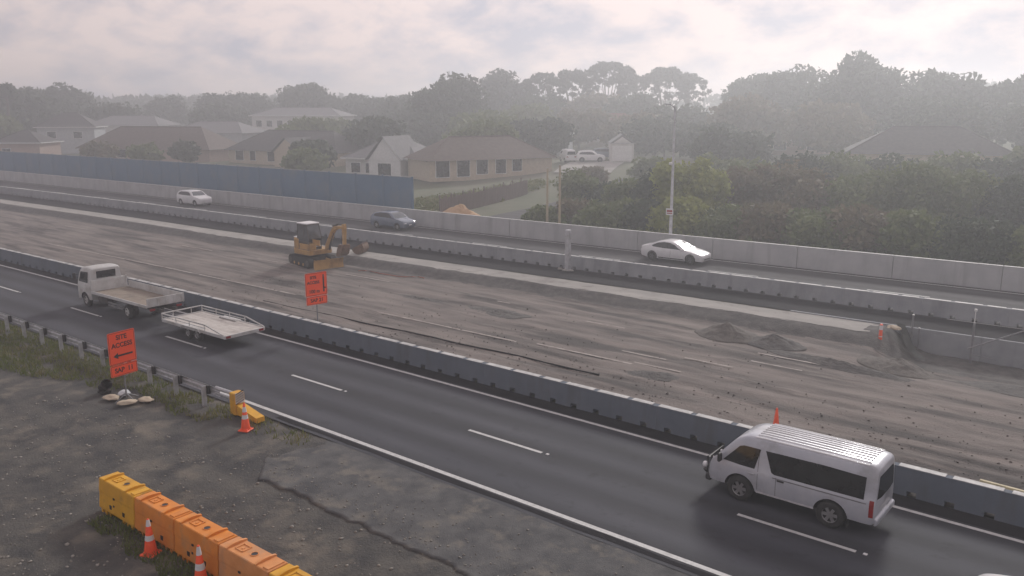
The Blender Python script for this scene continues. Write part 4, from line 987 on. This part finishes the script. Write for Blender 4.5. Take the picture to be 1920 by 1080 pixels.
for s, t, h, lab in ((-44.2, 58.6, 5.6, 'left one of the two thin timber poles behind the parapet'), (-42.9, 58.6, 5.9, 'right one of the two thin timber poles behind the parapet')):
    o = empty('timber_pole', W(s, t, .35)); tag(o, lab, 'pole', 'pair of timber poles')
    B().cyl((0, 0, 0), (0, 0, h), .12, .085, 10).done('shaft', m_timber, o, 40); B().cyl((0, 0, h), (0, 0, h + .03), .10, .09, 10).done('cap', m_steel, o)

# ------------------------------------------------------------------ side street, mound, fence
def path_mesh(name, pts, wd, lift, mat):
    V = []; Fq = []; n = len(pts)
    for i, (s, t) in enumerate(pts):
        a = Vector(pts[max(i - 1, 0)]); b_ = Vector(pts[min(i + 1, n - 1)]); d = (b_ - a).normalized(); nn = Vector((-d.y, d.x))
        for q in (-1, -.5, 0, .5, 1):
            ss, tt = s + nn.x * wd / 2 * q, t + nn.y * wd / 2 * q; w = W(ss, tt); V.append((w.x, w.y, max(gz(ss, tt), gz(s, t)) + lift))
    for i in range(n - 1):
        for j in range(4): a = i * 5 + j; Fq.append((a, a + 5, a + 6, a + 1))
    o = link(name, np_mesh(name, V, Fq, mat)); tag(o, kind='structure'); return o
path_mesh('side_street', [(-50.6 - .10 * i - .006 * i * i, 57.2 + 1.5 * i) for i in range(28)], 8.0, .10, m_asphfar)
path_mesh('driveway', [(-68.5 - .3 * i, 99 + .8 * i) for i in range(14)], 8.0, .09, m_pale)
m_sandm = MAT('yellow_sand', (.42, .27, .15), (.50, .33, .19), 1.5, 7, .95, bump=.5, bscale=6)
h_ = heap('orange yellow sand mound just beyond the end of the noise wall', -55.2, 59.6, 4.2, 1.9, 1.75, 7.0, m_sandm, R(4), 'sand_mound'); h_.location.z = .35; h_['category'] = 'sand mound'; del h_['group']
fe = empty('timber_fence', W(-58, 66, .5)); tag(fe, 'dark reddish timber paling fence beside the side street', 'fence')
bdm = [B().box((0, 0, hh / 2), (.145, .022, hh), .004).mesh() for hh in (1.75, 1.85, 2.05)]
for m in bdm: m.materials.append(m_fence)
fp = B().box((0, 0, 1.1), (.11, .11, 2.3)).mesh(); fp.materials.append(m_fence)
F0, F1 = (-59.5, 61.5), (-64.5, 82.0); fl = math.dist(F0, F1); ang = math.atan2(F1[1] - F0[1], F1[0] - F0[0])
rg = random.Random(2)
for i in range(int(fl / .16)):
    q = i * .16 / fl; s = F0[0] + (F1[0] - F0[0]) * q; t = F0[1] + (F1[1] - F0[1]) * q
    link('board', bdm[rg.choice((0, 0, 1, 1, 2))], None, fe, W(s, t, gz(s, t) - .05) - fe.location, (0, 0, ang + rg.uniform(-.03, .03)))
    if i % 15 == 0: link('post', fp, None, fe, W(s, t + .05, gz(s, t) - .1) - fe.location + Vector((-.12, 0, 0)), (0, 0, ang))

# ------------------------------------------------------------------ houses
def house(name, label, s, t, rz, w, d, eave, ridge, wallm, roofm, wins=(), kind='hip', wing=None, storeys=1, trim=True):
    """front looks along local -y"""
    z0 = gz(s, t) - .3; hw = eave - z0; hr = ridge - eave
    h = empty(name, W(s, t, z0), rz); tag(h, label, 'house')
    B().box((0, 0, hw / 2), (w, d, hw)).done('wall', wallm, h)
    ov = .55 if kind == 'hip' else .12; a, b_ = w / 2 + ov, d / 2 + ov
    r_ = B()
    if kind == 'hip':
        rl = max(a - b_, .3)
        e = [(-a, -b_, hw), (a, -b_, hw), (a, b_, hw), (-a, b_, hw)]; k0, k1 = (-rl, 0, hw + hr), (rl, 0, hw + hr)
        r_.poly([e[0], e[1], k1, k0]).poly([e[1], e[2], k1]).poly([e[2], e[3], k0, k1]).poly([e[3], e[0], k0]).poly(e[::-1])
    else:
        e = [(-a, -b_, hw), (a, -b_, hw), (a, b_, hw), (-a, b_, hw)]; k0, k1 = (0, -b_, hw + hr), (0, b_, hw + hr)
        r_.poly([e[0], k0, k1, e[3]]).poly([e[1], e[2], k1, k0]).poly([e[0], e[1], k0]).poly([e[2], e[3], k1]).poly(e[::-1])
    ro = r_.done('roof', roofm, h)
    if kind == 'gable':
        B().poly([(-a + .5, -b_ - .01, hw + .02), (a - .5, -b_ - .01, hw + .02), (0, -b_ - .01, hw + hr - .35)]).done('gable_end', wallm, ro)
    if trim:
        f = B().box((0, -b_ - .02, hw + .02), (2 * a, .06, .18)).box((0, b_ + .02, hw + .02), (2 * a, .06, .18)).box((-a - .02, 0, hw + .02), (.06, 2 * b_ - .1, .18)).box((a + .02, 0, hw + .02), (.06, 2 * b_ - .1, .18))
        f.done('gutter', m_trim, ro)
    if kind == 'hip':
        B().tube([k0, k1], .12, 6).tube([k0, e[0]], .10, 6).tube([k1, e[1]], .10, 6).done('ridge_cap', roofm, ro)
    if wing:
        wx, ww, wd, wr, wm = wing
        B().box((wx, -d / 2 - wd / 2, hw / 2), (ww, wd, hw)).done('wing_wall', wm, h)
        a2 = ww / 2 + .4; y0 = -d / 2 - wd - .45; y1 = 0
        q = B().poly([(wx - a2, y0, hw + .03), (wx, y0, hw + wr), (wx, y1, hw + wr), (wx - a2, y1, hw + .03)]).poly([(wx + a2, y0, hw + .03), (wx + a2, y1, hw + .03), (wx, y1, hw + wr), (wx, y0, hw + wr)])
        q = q.done('wing_roof', roofm, h)
        B().prism([(wx - a2 + .35, hw - .02), (wx + a2 - .35, hw - .02), (wx, hw + wr - .18)], y0 + .46, y0 + .36, 'y').done('gable_end', wm, q)
    for (x, z, sx, sz, fc) in wins:
        yy = {'f': -d / 2 - .02, 'r': 0, 'w': -d / 2 - (wing[2] if wing else 0) - .02}[fc]
        if fc == 'r': fo = B().box((w / 2 + .02, x, z), (.08, sx + .16, sz + .16)).done('window', m_trim, h); B().box((w / 2 + .055, x, z), (.03, sx, sz)).done('pane', m_glass, fo)
        else: fo = B().box((x, yy, z), (sx + .16, .08, sz + .16)).done('window', m_trim, h); B().box((x, yy - .035, z), (sx, .03, sz)).done('pane', m_glass, fo)
    return h
house('house', 'long low house with dark hipped roof and cream walls behind the noise wall', -131, 101.5, R(8), 27, 10.5, 3.35, 6.9, m_brickw, m_roofd,
      [(-10.5, 1.7, 2.0, 1.7, 'f'), (-7.0, 1.7, 1.4, 1.7, 'f'), (-2.2, 1.7, 1.8, 1.7, 'f'), (1.2, 1.7, 1.2, 1.7, 'f'), (9.0, 1.6, 3.0, 1.9, 'f'), (5.0, 2.0, .8, 1.1, 'w')], wing=(4.2, 6.2, 2.4, 2.6, m_brickw), trim=False)
house('house', 'pale house with steep white front gable at the end of the noise wall', -96.5, 91.5, R(14), 12.5, 9, 3.6, 6.4, m_plaster, m_roofg,
      [(-4.4, 1.8, 1.6, 1.4, 'f'), (-2.0, 1.8, 1.2, 1.4, 'f'), (2.2, 1.8, 2.2, 1.8, 'w')], wing=(2.2, 5.4, 2.2, 3.4, m_trim))
house('house', 'long brown roofed house with cream wall piers facing the side street', -81.6, 93.0, R(65), 18.5, 9, 4.0, 7.0, m_brickw, m_roofb,
      [(-7.4, 1.75, 1.9, 2.3, 'f'), (-4.4, 1.75, 1.8, 2.3, 'f'), (-1.6, 1.85, 1.6, 2.0, 'f'), (1.2, 1.85, 1.5, 2.0, 'f'), (3.7, 1.9, 1.4, 1.6, 'f')], trim=False)
house('house', 'broad brown tiled house at the left behind the noise wall', -162, 93.5, R(22), 30, 11, 3.3, 7.4, m_brickp, m_roofb,
      [(-11, 1.7, 2.2, 1.5, 'f'), (-5, 1.7, 2.2, 1.5, 'f'), (2, 1.7, 2.2, 1.5, 'f'), (9, 1.7, 2.2, 1.5, 'f')], trim=False)
house('house', 'tall house with a bright gutter at the far left edge', -205, 99, R(50), 12, 9, 6.8, 10.0, m_greywall, m_roofd, [(-3, 4.4, 1.8, 1.4, 'f'), (2.5, 4.4, 1.8, 1.4, 'f')])
house('house', 'low house with pale eaves at the far left just above the noise wall', -184, 79, R(40), 9, 8, 4.4, 6.8, m_brickp, m_roofd, [(-2, 2.4, 1.6, 1.3, 'f')])
house('house', 'white two storey house with a row of windows high at the centre left', -182, 144.5, R(26), 24, 9, 9.0, 11.0, m_plaster, m_roofg,
      [(-10 + 2.9 * i, 4.9, 1.5, 1.5, 'f') for i in range(8)])
house('house', 'grey roofed house half hidden by trees left of the parked cars', -100, 133, R(30), 10, 8, 6.1, 8.6, m_greywall, m_roofg, [(-2, 2.2, 1.8, 1.3, 'f'), (2, 2.2, 1.8, 1.3, 'f')])
house('house', 'red roofed house among trees above the pale garage', -104, 165, R(20), 12, 9, 6.7, 9.6, m_plaster, m_roofr, [(-3, 2.4, 1.8, 1.3, 'f'), (3, 2.4, 1.8, 1.3, 'f')])
house('house', 'house with red brown roof and long bright gutter at the centre right', -61.0, 161.5, R(35), 20, 11, 5.0, 8.7, m_brickp, m_roofr, [(-6, 1.6, 2.2, 1.3, 'f'), (0, 1.6, 2.2, 1.3, 'f'), (6, 1.6, 2.2, 1.3, 'f')])
house('house', 'dark hip roofed house behind the shrubs at the right', -30.5, 122.5, R(20), 19, 11, 5.05, 8.4, m_brickw, m_roofd, [(-7, 1.7, 3.2, 1.5, 'f'), (-.5, 1.7, 3.4, 1.5, 'f'), (6, 1.7, 3, 1.5, 'f')], trim=False)
house('house', 'grey roofed house in the second row at the left', -222, 124, R(24), 22, 9, 6.6, 9.0, m_plaster, m_roofg, [(-6, 2.0, 1.8, 1.3, 'f'), (0, 2.0, 1.8, 1.3, 'f'), (6, 2.0, 1.8, 1.3, 'f')], trim=False)
house('house', 'pale grey roofed house between the broad brown house and the white two storey one', -176, 116, R(18), 20, 9, 5.6, 8.0, m_greywall, m_roofg, [(-4, 2.0, 1.8, 1.3, 'f'), (4, 2.0, 1.8, 1.3, 'f')], trim=False)
g = house('garage', 'small pale gabled garage with a wide closed door behind the parked cars', -70.7, 112.6, R(36), 3.5, 5.5, gz(-70.7, 112.6) + 2.6, gz(-70.7, 112.6) + 3.9, m_plaster, m_roofg, kind='gable', trim=False)
g['category'] = 'garage'
dr = B().box((0, -2.78, 1.43), (2.9, .05, 2.25), .01)
dr = dr.done('door', m_trim, g)
for i in range(5): B().box((0, -2.812, .55 + .42 * i), (2.8, .014, .385), .004).done('door_slat', m_trim, dr)
B().box((0, -2.90, 2.92), (3.7, .05, .07)).done('bargeboard', m_greywall, g)

# ------------------------------------------------------------------ trees and shrubs
def leaves(rs, centres, radii, per, size, flat=.7):
    """random leaf quads round clump centres -> verts, faces"""
    n = len(centres); per = np.broadcast_to(per, n)
    c = np.repeat(centres, per, 0); r = np.repeat(radii, per)
    d = rs.normal(size=(len(c), 3)); d /= np.linalg.norm(d, axis=1)[:, None]
    p = c + d * (r * rs.random(len(c)) ** .45)[:, None] * np.array([1, 1, flat])
    a = rs.normal(size=(len(c), 3)); a /= np.linalg.norm(a, axis=1)[:, None]
    b_ = np.cross(a, rs.normal(size=(len(c), 3))); b_ /= np.linalg.norm(b_, axis=1)[:, None]
    s = size * (.6 + .8 * rs.random(len(c)))[:, None]
    a = a * s; b_ = b_ * s * .6
    V = np.stack([p - a, p - b_ * .9, p + a, p + b_], 1).reshape(-1, 3)
    return V, np.arange(len(V)).reshape(-1, 4)
def tree(name, label, s, t, top, rx, style, mat, seed, group=None, leaf=.45, dens=1.0, cat='tree'):
    z0 = gz(s, t) - .1; H = top - z0; rs = np.random.RandomState(seed); rd = random.Random(seed)
    root = empty(name, W(s, t, z0)); tag(root, label, cat, group)
    if style == 'euc': lo, n, cr, fl = .30, 64, .125, .6
    elif style == 'round': lo, n, cr, fl = .12, 60, .26, .85
    elif style == 'shrub': lo, n, cr, fl = .02, 34, .27, .8
    elif style == 'sparse': lo, n, cr, fl = .35, 20, .15, .7
    elif style == 'palm': lo, n, cr, fl = .8, 8, .5, .8
    else: lo, n, cr, fl = .25, 46, .25, .75
    rz = H * (1 - lo) / 2; cz = H * lo + rz
    d = rs.normal(size=(n, 3)); d /= np.linalg.norm(d, axis=1)[:, None]
    rad = (.35 + .65 * rs.random(n) ** .5)[:, None]
    C = d * rad * np.array([rx * .86, rx * .86, rz * .90])
    if style in ('euc',): C[:, 2] = np.where(rs.random(n) < .62, np.sqrt(np.maximum(0, 1 - (C[:, 0] ** 2 + C[:, 1] ** 2) / (rx * .95) ** 2)) * rz * .92 + rs.normal(size=n) * .08 * rz, C[:, 2] * .9)
    C[:, 2] += cz
    # lopsided outline
    C[:, 0] += .18 * rx * np.sin(C[:, 2] * .7 + seed); C[:, 1] += .15 * rx * np.cos(C[:, 2] * .6 + seed * 2)
    C[:, 2] = np.minimum(C[:, 2], H - cr * rx * .5)
    Rr = cr * rx * (1.0 + .7 * rs.random(n)) * (1.25 if style != 'euc' else 1.2)
    area = (Rr ** 2).mean()
    per = int(max(14, min(220, dens * 5.5 * area / leaf ** 2)))
    V, Fq = leaves(rs, C, Rr, per, leaf, fl)
    link('crown', np_mesh('crown', V, Fq, mat), None, root)
    tb = B(); tr_ = max(.05, .022 * H)
    lean = rd.uniform(-.06, .06) * H
    fork = Vector((lean * .5, 0, H * max(lo, .18)))
    tb.tube([(0, 0, -.2), (lean * .2, 0, H * lo * .5 + .05), fork], [tr_ * 1.3, tr_, tr_ * .8], 8)
    for i in range(9 if style != 'shrub' else 6):
        e = Vector(C[rd.randrange(n)]); mid = fork.lerp(e, .5) + Vector((0, 0, -.06 * H))
        tb.tube([fork - Vector((0, 0, .1)), mid, e], [tr_ * .55, tr_ * .35, tr_ * .12], 6)
    tb.done('trunk', m_bark, root, 50)
    return root
SK = 'trees on the skyline'
tree('round_tree', 'big dense dome shaped tree alone at the centre of the skyline', -132.3, 144, 16.9, 7.8, 'round', l_dark, 11, SK, .55)
tree('round_tree', 'smaller round tree just left of the big dome shaped tree', -165, 163, 14.4, 6.0, 'round', l_dark, 12, SK, .6)
tree('eucalypt_tree', 'leftmost tall eucalypt of the open skyline group, with a dense crown', -148.5, 182, 19.6, 8.2, 'mid', l_euc, 13, SK, .6, .8)
tree('eucalypt_tree', 'second eucalypt from the left of the open skyline group', -140.5, 188, 19.6, 6.0, 'euc', l_euc, 14, SK, .5, 1.1)
tree('eucalypt_tree', 'third eucalypt from the left of the open skyline group', -137.5, 196, 20.2, 6.8, 'euc', l_euc, 15, SK, .5, 1.0)
tree('eucalypt_tree', 'tallest eucalypt in the middle of the open skyline group', -131.5, 204, 22.6, 7.6, 'euc', l_euc, 16, SK, .5, .9)
tree('eucalypt_tree', 'short eucalypt right of the tallest one', -128.5, 212, 19.2, 5.0, 'euc', l_euc, 17, SK, .5, .9)
tree('eucalypt_tree', 'rightmost broad eucalypt behind the top of the light pole', -119.5, 213, 21.0, 7.6, 'euc', l_euc, 18, SK, .5, 1.0)
tree('eucalypt_tree', 'small eucalypt at the right end of the open skyline group', -112.5, 214, 19.6, 5.0, 'euc', l_euc, 19, SK, .5, .9)
tree('pine_tree', 'broad flat topped pine on the skyline above the white two storey house', -208.6, 169, 17.6, 7.4, 'mid', l_dark, 20, SK, .6, 1.2)
for i, (s, t, top, rx, lab) in enumerate([(-233, 170, 14.4, 9, 'wide low tree left of the flat topped pine'), (-263, 162, 15.0, 6, 'rounded tree on the left part of the skyline'), (-239, 160, 14.0, 6.5, 'low tree between the rounded tree and the pine'),
        (-258.7, 124, 16.6, 9, 'broad dark tree on the far left skyline'), (-262, 132, 15.2, 7, 'dark tree right of the broad far left tree'), (-238, 104, 14.4, 8, 'dark tree at the left edge of the skyline'), (-196, 178, 13.6, 7.5, 'low tree right of the flat topped pine'), (-182, 172, 13.2, 6, 'low tree between the pine and the round trees')]):
    tree('dark_tree', lab, s, t, top, rx, 'mid', l_dark, 30 + i, SK, .65, 1.0)
tree('palm_tree', 'slim palm sticking up at the far left of the skyline', -226, 96, 16.4, 1.9, 'palm', l_dark, 40, SK, .5, 1.2)
tree('dark_tree', 'left one of the two tall dark trees at the right of the skyline', -80, 186, 17.3, 8.0, 'mid', l_dark, 41, SK, .6, 1.3)
tree('dark_tree', 'tall dark tree next to the huge round tree at the right', -70.5, 178, 18.2, 6.5, 'mid', l_dark, 42, SK, .6, 1.3)
tree('round_tree', 'huge round dark tree at the right, highest crown of the right side', -53.5, 164, 18.9, 7.6, 'round', l_dark, 43, SK, .55)
tree('dark_tree', 'dark tree on the right slope of the huge round tree', -42, 170, 16.2, 8.0, 'mid', l_dark, 44, SK, .6, 1.2)
tree('dark_tree', 'dark tree near the right edge in front of the hill', -27, 172, 15.0, 8.5, 'mid', l_dark, 45, SK, .6, 1.2)
tree('bare_tree', 'thin sparse tree between the eucalypts and the dark trees at the right', -96, 207, 17.0, 3.6, 'sparse', l_brn, 46, SK, .35, .6)
MID = 'trees behind the houses'
mids = [(-104.5, 151, 9.8, 6, l_brn, 'russet tree below the tallest eucalypt'), (-90, 147, 9.3, 5.5, l_brn, 'russet tree just above the pale garage'), (-65.5, 148.5, 12.2, 6.5, l_brn, 'tall russet tree left of the huge round tree'), (-50, 144, 11.0, 6.5, l_brn, 'broad russet tree below the huge round tree'),
        (-118, 150, 10.4, 7, l_mid, 'green tree right of the big dome shaped tree'), (-100, 118, 8.8, 6, l_mid, 'broad green tree behind the long brown roofed house'), (-92, 121, 8.2, 5.5, l_dark, 'dark tree left of the grey roofed house'), (-112, 128, 9.2, 6.5, l_mid, 'green tree behind the steep white gable'),
        (-128, 133, 8.8, 6, l_dark, 'dark tree behind the right end of the long low house'), (-86, 160, 10.2, 7, l_dark, 'dark tree behind the pale garage'), (-77, 137, 8.6, 6, l_dark, 'dark tree just right of the pale garage'), (-63, 127, 7.6, 5.5, l_dark, 'dark tree left of the dark hip roofed house'),
        (-52, 112, 7.4, 5.0, l_dark, 'dark bushy tree below the long bright gutter'), (-152, 150, 10.4, 7, l_dark, 'dark tree left of the smaller round tree'), (-146, 122, 7.8, 5, l_mid, 'green tree right of the pale grey roofed house'), (-214, 145, 11.0, 8, l_dark, 'dark tree behind the second row at the left'),
        (-240, 128, 11.2, 8, l_dark, 'dark tree left of the second row house'), (-218, 86, 9.0, 7, l_mid, 'green tree at the left edge beside the tall house'), (-196, 68, 6.5, 5, l_dark, 'dark tree at the left edge just above the noise wall'), (-38, 152, 11.5, 8, l_dark, 'dark tree behind the dark hip roofed house'),
        (-18, 150, 11.5, 9, l_dark, 'dark tree behind the right end of the dark hip roofed house'), (-6, 128, 9.5, 7, l_dark, 'dark tree at the right edge above the shrubs'), (-124, 187, 13.2, 7.5, l_brn, 'russet tree directly below the tallest eucalypt on the skyline'), (-112, 184, 12.8, 7.5, l_dark, 'dark tree below the rightmost broad eucalypt'), (-136, 180, 13.2, 7.0, l_dark, 'dark tree below the second eucalypt from the left'), (-160, 80.5, 4.6, 3.0, l_brn, 'russet tree just above the noise wall left of the long low house'), (-150, 83, 4.2, 3.0, l_mid, 'green tree just above the noise wall left of the long low house'), (-143.5, 86, 4.8, 2.8, l_dark, 'dark tree at the left corner of the long low house'), (-109, 84, 4.6, 3.2, l_mid, 'green tree between the long low house and the steep white gable'), (-113, 90, 5.8, 3.4, l_dark, 'dark tree at the right corner of the long low house'), (-88, 101, 8.6, 5.0, l_mid, 'green tree rising behind the roof of the long brown roofed house'), (-118, 108, 8.4, 5.5, l_dark, 'dark tree rising behind the right end of the long low house roof'), (-140, 110, 8.2, 5.5, l_mid, 'green tree rising behind the left end of the long low house roof'), (-15, 108, 6.6, 5, l_mid, 'green tree right of the dark hip roofed house')]
for i, (s, t, top, rx, lm, lab) in enumerate(mids): tree('leafy_tree', lab, s, t, top, rx, 'mid', lm, 60 + i, MID, .5, 1.2)
# shrub belt behind the parapet at the right
ORD = ['first', 'second', 'third', 'fourth', 'fifth', 'sixth', 'seventh', 'eighth', 'ninth', 'tenth', 'eleventh', 'twelfth', 'thirteenth', 'fourteenth']
rowA = [(-47.0, 61.5, 2.1, 1.7, l_mid), (-44.6, 63.5, 2.6, 2.0, l_brn), (-41.8, 62.5, 2.5, 2.0, l_mid), (-39.0, 63.0, 3.0, 2.2, l_mid), (-36.6, 62.6, 3.2, 2.1, l_dark), (-33.4, 62.8, 3.6, 2.3, l_yel), (-30.0, 62.6, 3.2, 2.4, l_mid), (-26.6, 62.8, 3.5, 2.5, l_brn), (-23.0, 62.6, 3.4, 2.5, l_mid),
        (-19.4, 62.9, 3.6, 2.6, l_brn), (-15.6, 62.8, 3.6, 2.6, l_mid), (-11.8, 63.0, 3.4, 2.6, l_dark), (-7.8, 63.0, 3.6, 2.7, l_mid)]
rowB = [(-51.2, 73.5, 4.6, 2.2, l_mid), (-47.5, 74, 3.0, 2.4, l_dark), (-43.0, 70.5, 3.9, 2.5, l_mid), (-40.6, 70.0, 4.9, 2.4, l_dark), (-37.6, 68.4, 6.2, 2.5, l_yel), (-35.2, 69.6, 6.4, 2.5, l_yel), (-33.0, 73.0, 5.4, 2.6, l_brn), (-30.6, 76.0, 6.2, 3.1, l_brn), (-27.2, 74.5, 5.6, 3.0, l_brn), (-23.8, 76, 5.6, 3.2, l_mid), (-20.2, 77, 6.0, 3.2, l_mid),
        (-16.4, 78, 5.6, 3.2, l_mid), (-12.4, 78, 5.3, 3.2, l_dark), (-8.0, 77, 5.4, 3.4, l_mid)]
rowC = [(-44.5, 92, 5.2, 3.2, l_mid), (-39.2, 87, 5.4, 3.2, l_mid), (-35.4, 92, 5.8, 3.4, l_dark), (-31.0, 95, 5.6, 3.4, l_mid), (-26.5, 97, 5.6, 3.4, l_dark), (-21.5, 98, 5.8, 3.6, l_mid), (-16.5, 98, 5.8, 3.6, l_dark), (-11.0, 99, 6.0, 3.8, l_dark), (-57.5, 97.5, 4.6, 2.2, l_mid), (-62.5, 92.5, 3.4, 2.0, l_brn)]
cname = {l_mid.name: 'green', l_dark.name: 'dark green', l_brn.name: 'russet', l_yel.name: 'yellow green'}
for row, rn, sd in ((rowA, 'in the front row along the parapet', 100), (rowB, 'in the middle row behind the parapet', 140), (rowC, 'in the back row before the houses', 180)):
    for i, (s, t, top, rx, lm) in enumerate(row):
        tree('shrub', f'{cname[lm.name]} shrub {ORD[i]} from the left {rn}', s, t, top, rx, 'shrub', lm, sd + i, 'shrubs on the slope beyond the parapet', .21 if sd < 180 else .30, 1.0, 'shrub')
# low cover and distant wood that nobody could count
rs = np.random.RandomState(5)
def cover(name, label, n, sampler, size, rad, mat, per, cat):
    C = np.array([sampler(rs) for _ in range(n)]); V, Fq = leaves(rs, C, np.full(n, rad) * (.6 + .8 * rs.random(n)), per, size, .55)
    o = link(name, np_mesh(name, V, Fq, mat)); tag(o, label, cat, kind='stuff'); return o
def cov1(r):
    while True:
        s, t = r.uniform(-48, 6), r.uniform(58.5, 104)
        if s > -48 + (t - 58) * -.1 and not (-73 < s < -64): break
    w = W(s, t, gz(s, t) + r.uniform(.1, .7)); return (w.x, w.y, w.z)
cover('ground_cover', 'low tangled green undergrowth beneath the shrubs on the slope', 1300, cov1, .24, .9, l_mid, 16, 'undergrowth')
def cov2(r):
    while True:
        s, t = r.uniform(-70, -57), r.uniform(60, 90)
        if s < -60 - (t - 61) * .24: break
    w = W(s, t, gz(s, t) + r.uniform(.0, .35)); return (w.x, w.y, w.z)
cover('bank_grass', 'rough grass on the bank between the fence and the long brown roofed house', 500, cov2, .22, .8, l_grass, 14, 'grass')
def wood(r):
    if r.random() < .5: s, t = r.uniform(-170, 60), r.uniform(300, 430)
    else: s, t = r.uniform(-440, -230), r.uniform(175, 330)
    w = W(s, t, gz(s, t) + r.uniform(1, 5)); return (w.x, w.y, w.z)
cover('distant_wood', 'hazy distant wood covering the far hills', 2600, wood, 1.5, 4.0, l_dark, 9, 'wood')
# grass along the guardrail
def blades(n, sampler, h):
    V = []; r = np.random.RandomState(8)
    for _ in range(n):
        s, t = sampler(r); w = W(s, t); z = vz(s, t); a = r.uniform(0, 2 * PI); hh = h * r.uniform(.4, 1.3); wd = r.uniform(.012, .03)
        dx, dy = math.cos(a) * wd, math.sin(a) * wd; lx, ly = r.normal(0, .4 * hh, 2)
        V += [(w.x - dx, w.y - dy, z - .02), (w.x + dx, w.y + dy, z - .02), (w.x + lx, w.y + ly, z + hh)]
    return np.array(V), np.arange(len(V)).reshape(-1, 3)
def gs(r):
    while True:
        s, t = r.uniform(-75, -22.5), r.uniform(12.3, 16.95)
        lim = 16.0 if s > -27 else (15.35 if s > -33 else 15.1 - min(1, (-33 - s) / 10) * 2.6)
        lim += .45 * fbm(s, t, .55, 4, 6.)
        if s > -25 and r.random() < .7: continue
        if t > lim and fbm(s, t, .8, 3, 2.) > -.35: return s, t
V, Fq = blades(26000, gs, .20)
o = link('grass', np_mesh('grass', V, Fq, l_grass)); tag(o, 'rough green and straw grass growing along the guardrail', 'grass', kind='stuff')
def gs2(r):
    while True:
        s, t = r.uniform(-22.6, -13.5), r.uniform(8.6, 9.9)
        if t > 9.25 + .5 * fbm(s, t, .8, 3, 5.): return s, t
V, Fq = blades(2600, gs2, .14)
o = link('weeds', np_mesh('weeds', V, Fq, l_mid)); tag(o, 'dark weeds growing at the foot of the plastic barriers', 'weeds', kind='stuff')
# loose stones
def stones(name, label, n, sampler, zf, smin, smax, mat):
    base = bmesh.new(); bmesh.ops.create_icosphere(base, subdivisions=1, radius=1.0)
    bv = np.array([v.co[:] for v in base.verts]); bf = np.array([[v.index for v in f.verts] for f in base.faces]); base.free()
    r = np.random.RandomState(3); V = []; Fq = []
    for i in range(n):
        s, t = sampler(r); w = W(s, t); k_ = smin + (smax - smin) * r.random() ** 5
        q = bv * (k_ * r.uniform(.6, 1.3, 3)) * (1 + .25 * r.normal(size=(len(bv), 1))); q[:, 2] *= .6
        V.append(q + np.array([w.x, w.y, zf(s, t) + k_ * .15])); Fq.append(bf + i * len(bv))
    o = link(name, np_mesh(name, np.concatenate(V), np.concatenate(Fq), mat)); tag(o, label, 'stones', kind='stuff')
stones('loose_stones', 'loose pale stones scattered over the dark verge', 4200, lambda r: (r.uniform(-34, -9), r.uniform(6, 13.9)), vz, .008, .055, m_stone)
stones('seal_grit', 'pale grit lying on the worn sealed shoulder', 1500, lambda r: (r.uniform(-24, -8), 13.9 + abs(r.normal(0, 1.1))), lambda s, t: .012, .006, .035, m_stone)
stones('loose_rubble', 'small loose rubble scattered over the work site', 5000, lambda r: (r.uniform(-50, 2), min(38.5, 25.6 + abs(r.normal(0, 4.5)))), lambda s, t: .02, .008, .055, m_work)

# ------------------------------------------------------------------ added volume standing in for the veil of a smudged lens
hzb = B().box((-160, 170, 10.5), (640, 610, 29.0)).done('veil', None); tag(hzb, 'thin grey volume added for the lens smudge haze filling the air', 'veil', kind='stuff')
VEIL_DENS, VEIL_COL = .0028, (.89, .91, .945)
mh = bpy.data.materials.new('veil'); mh.use_nodes = True; t = mh.node_tree; t.nodes.clear()
o_ = N(t, 'ShaderNodeOutputMaterial'); pv = N(t, 'ShaderNodeVolumePrincipled')
pv.inputs['Color'].default_value = (*VEIL_COL, 1); pv.inputs['Density'].default_value = VEIL_DENS; pv.inputs['Anisotropy'].default_value = .66
t.links.new(pv.outputs[0], o_.inputs['Volume']); hzb.data.materials.append(mh)
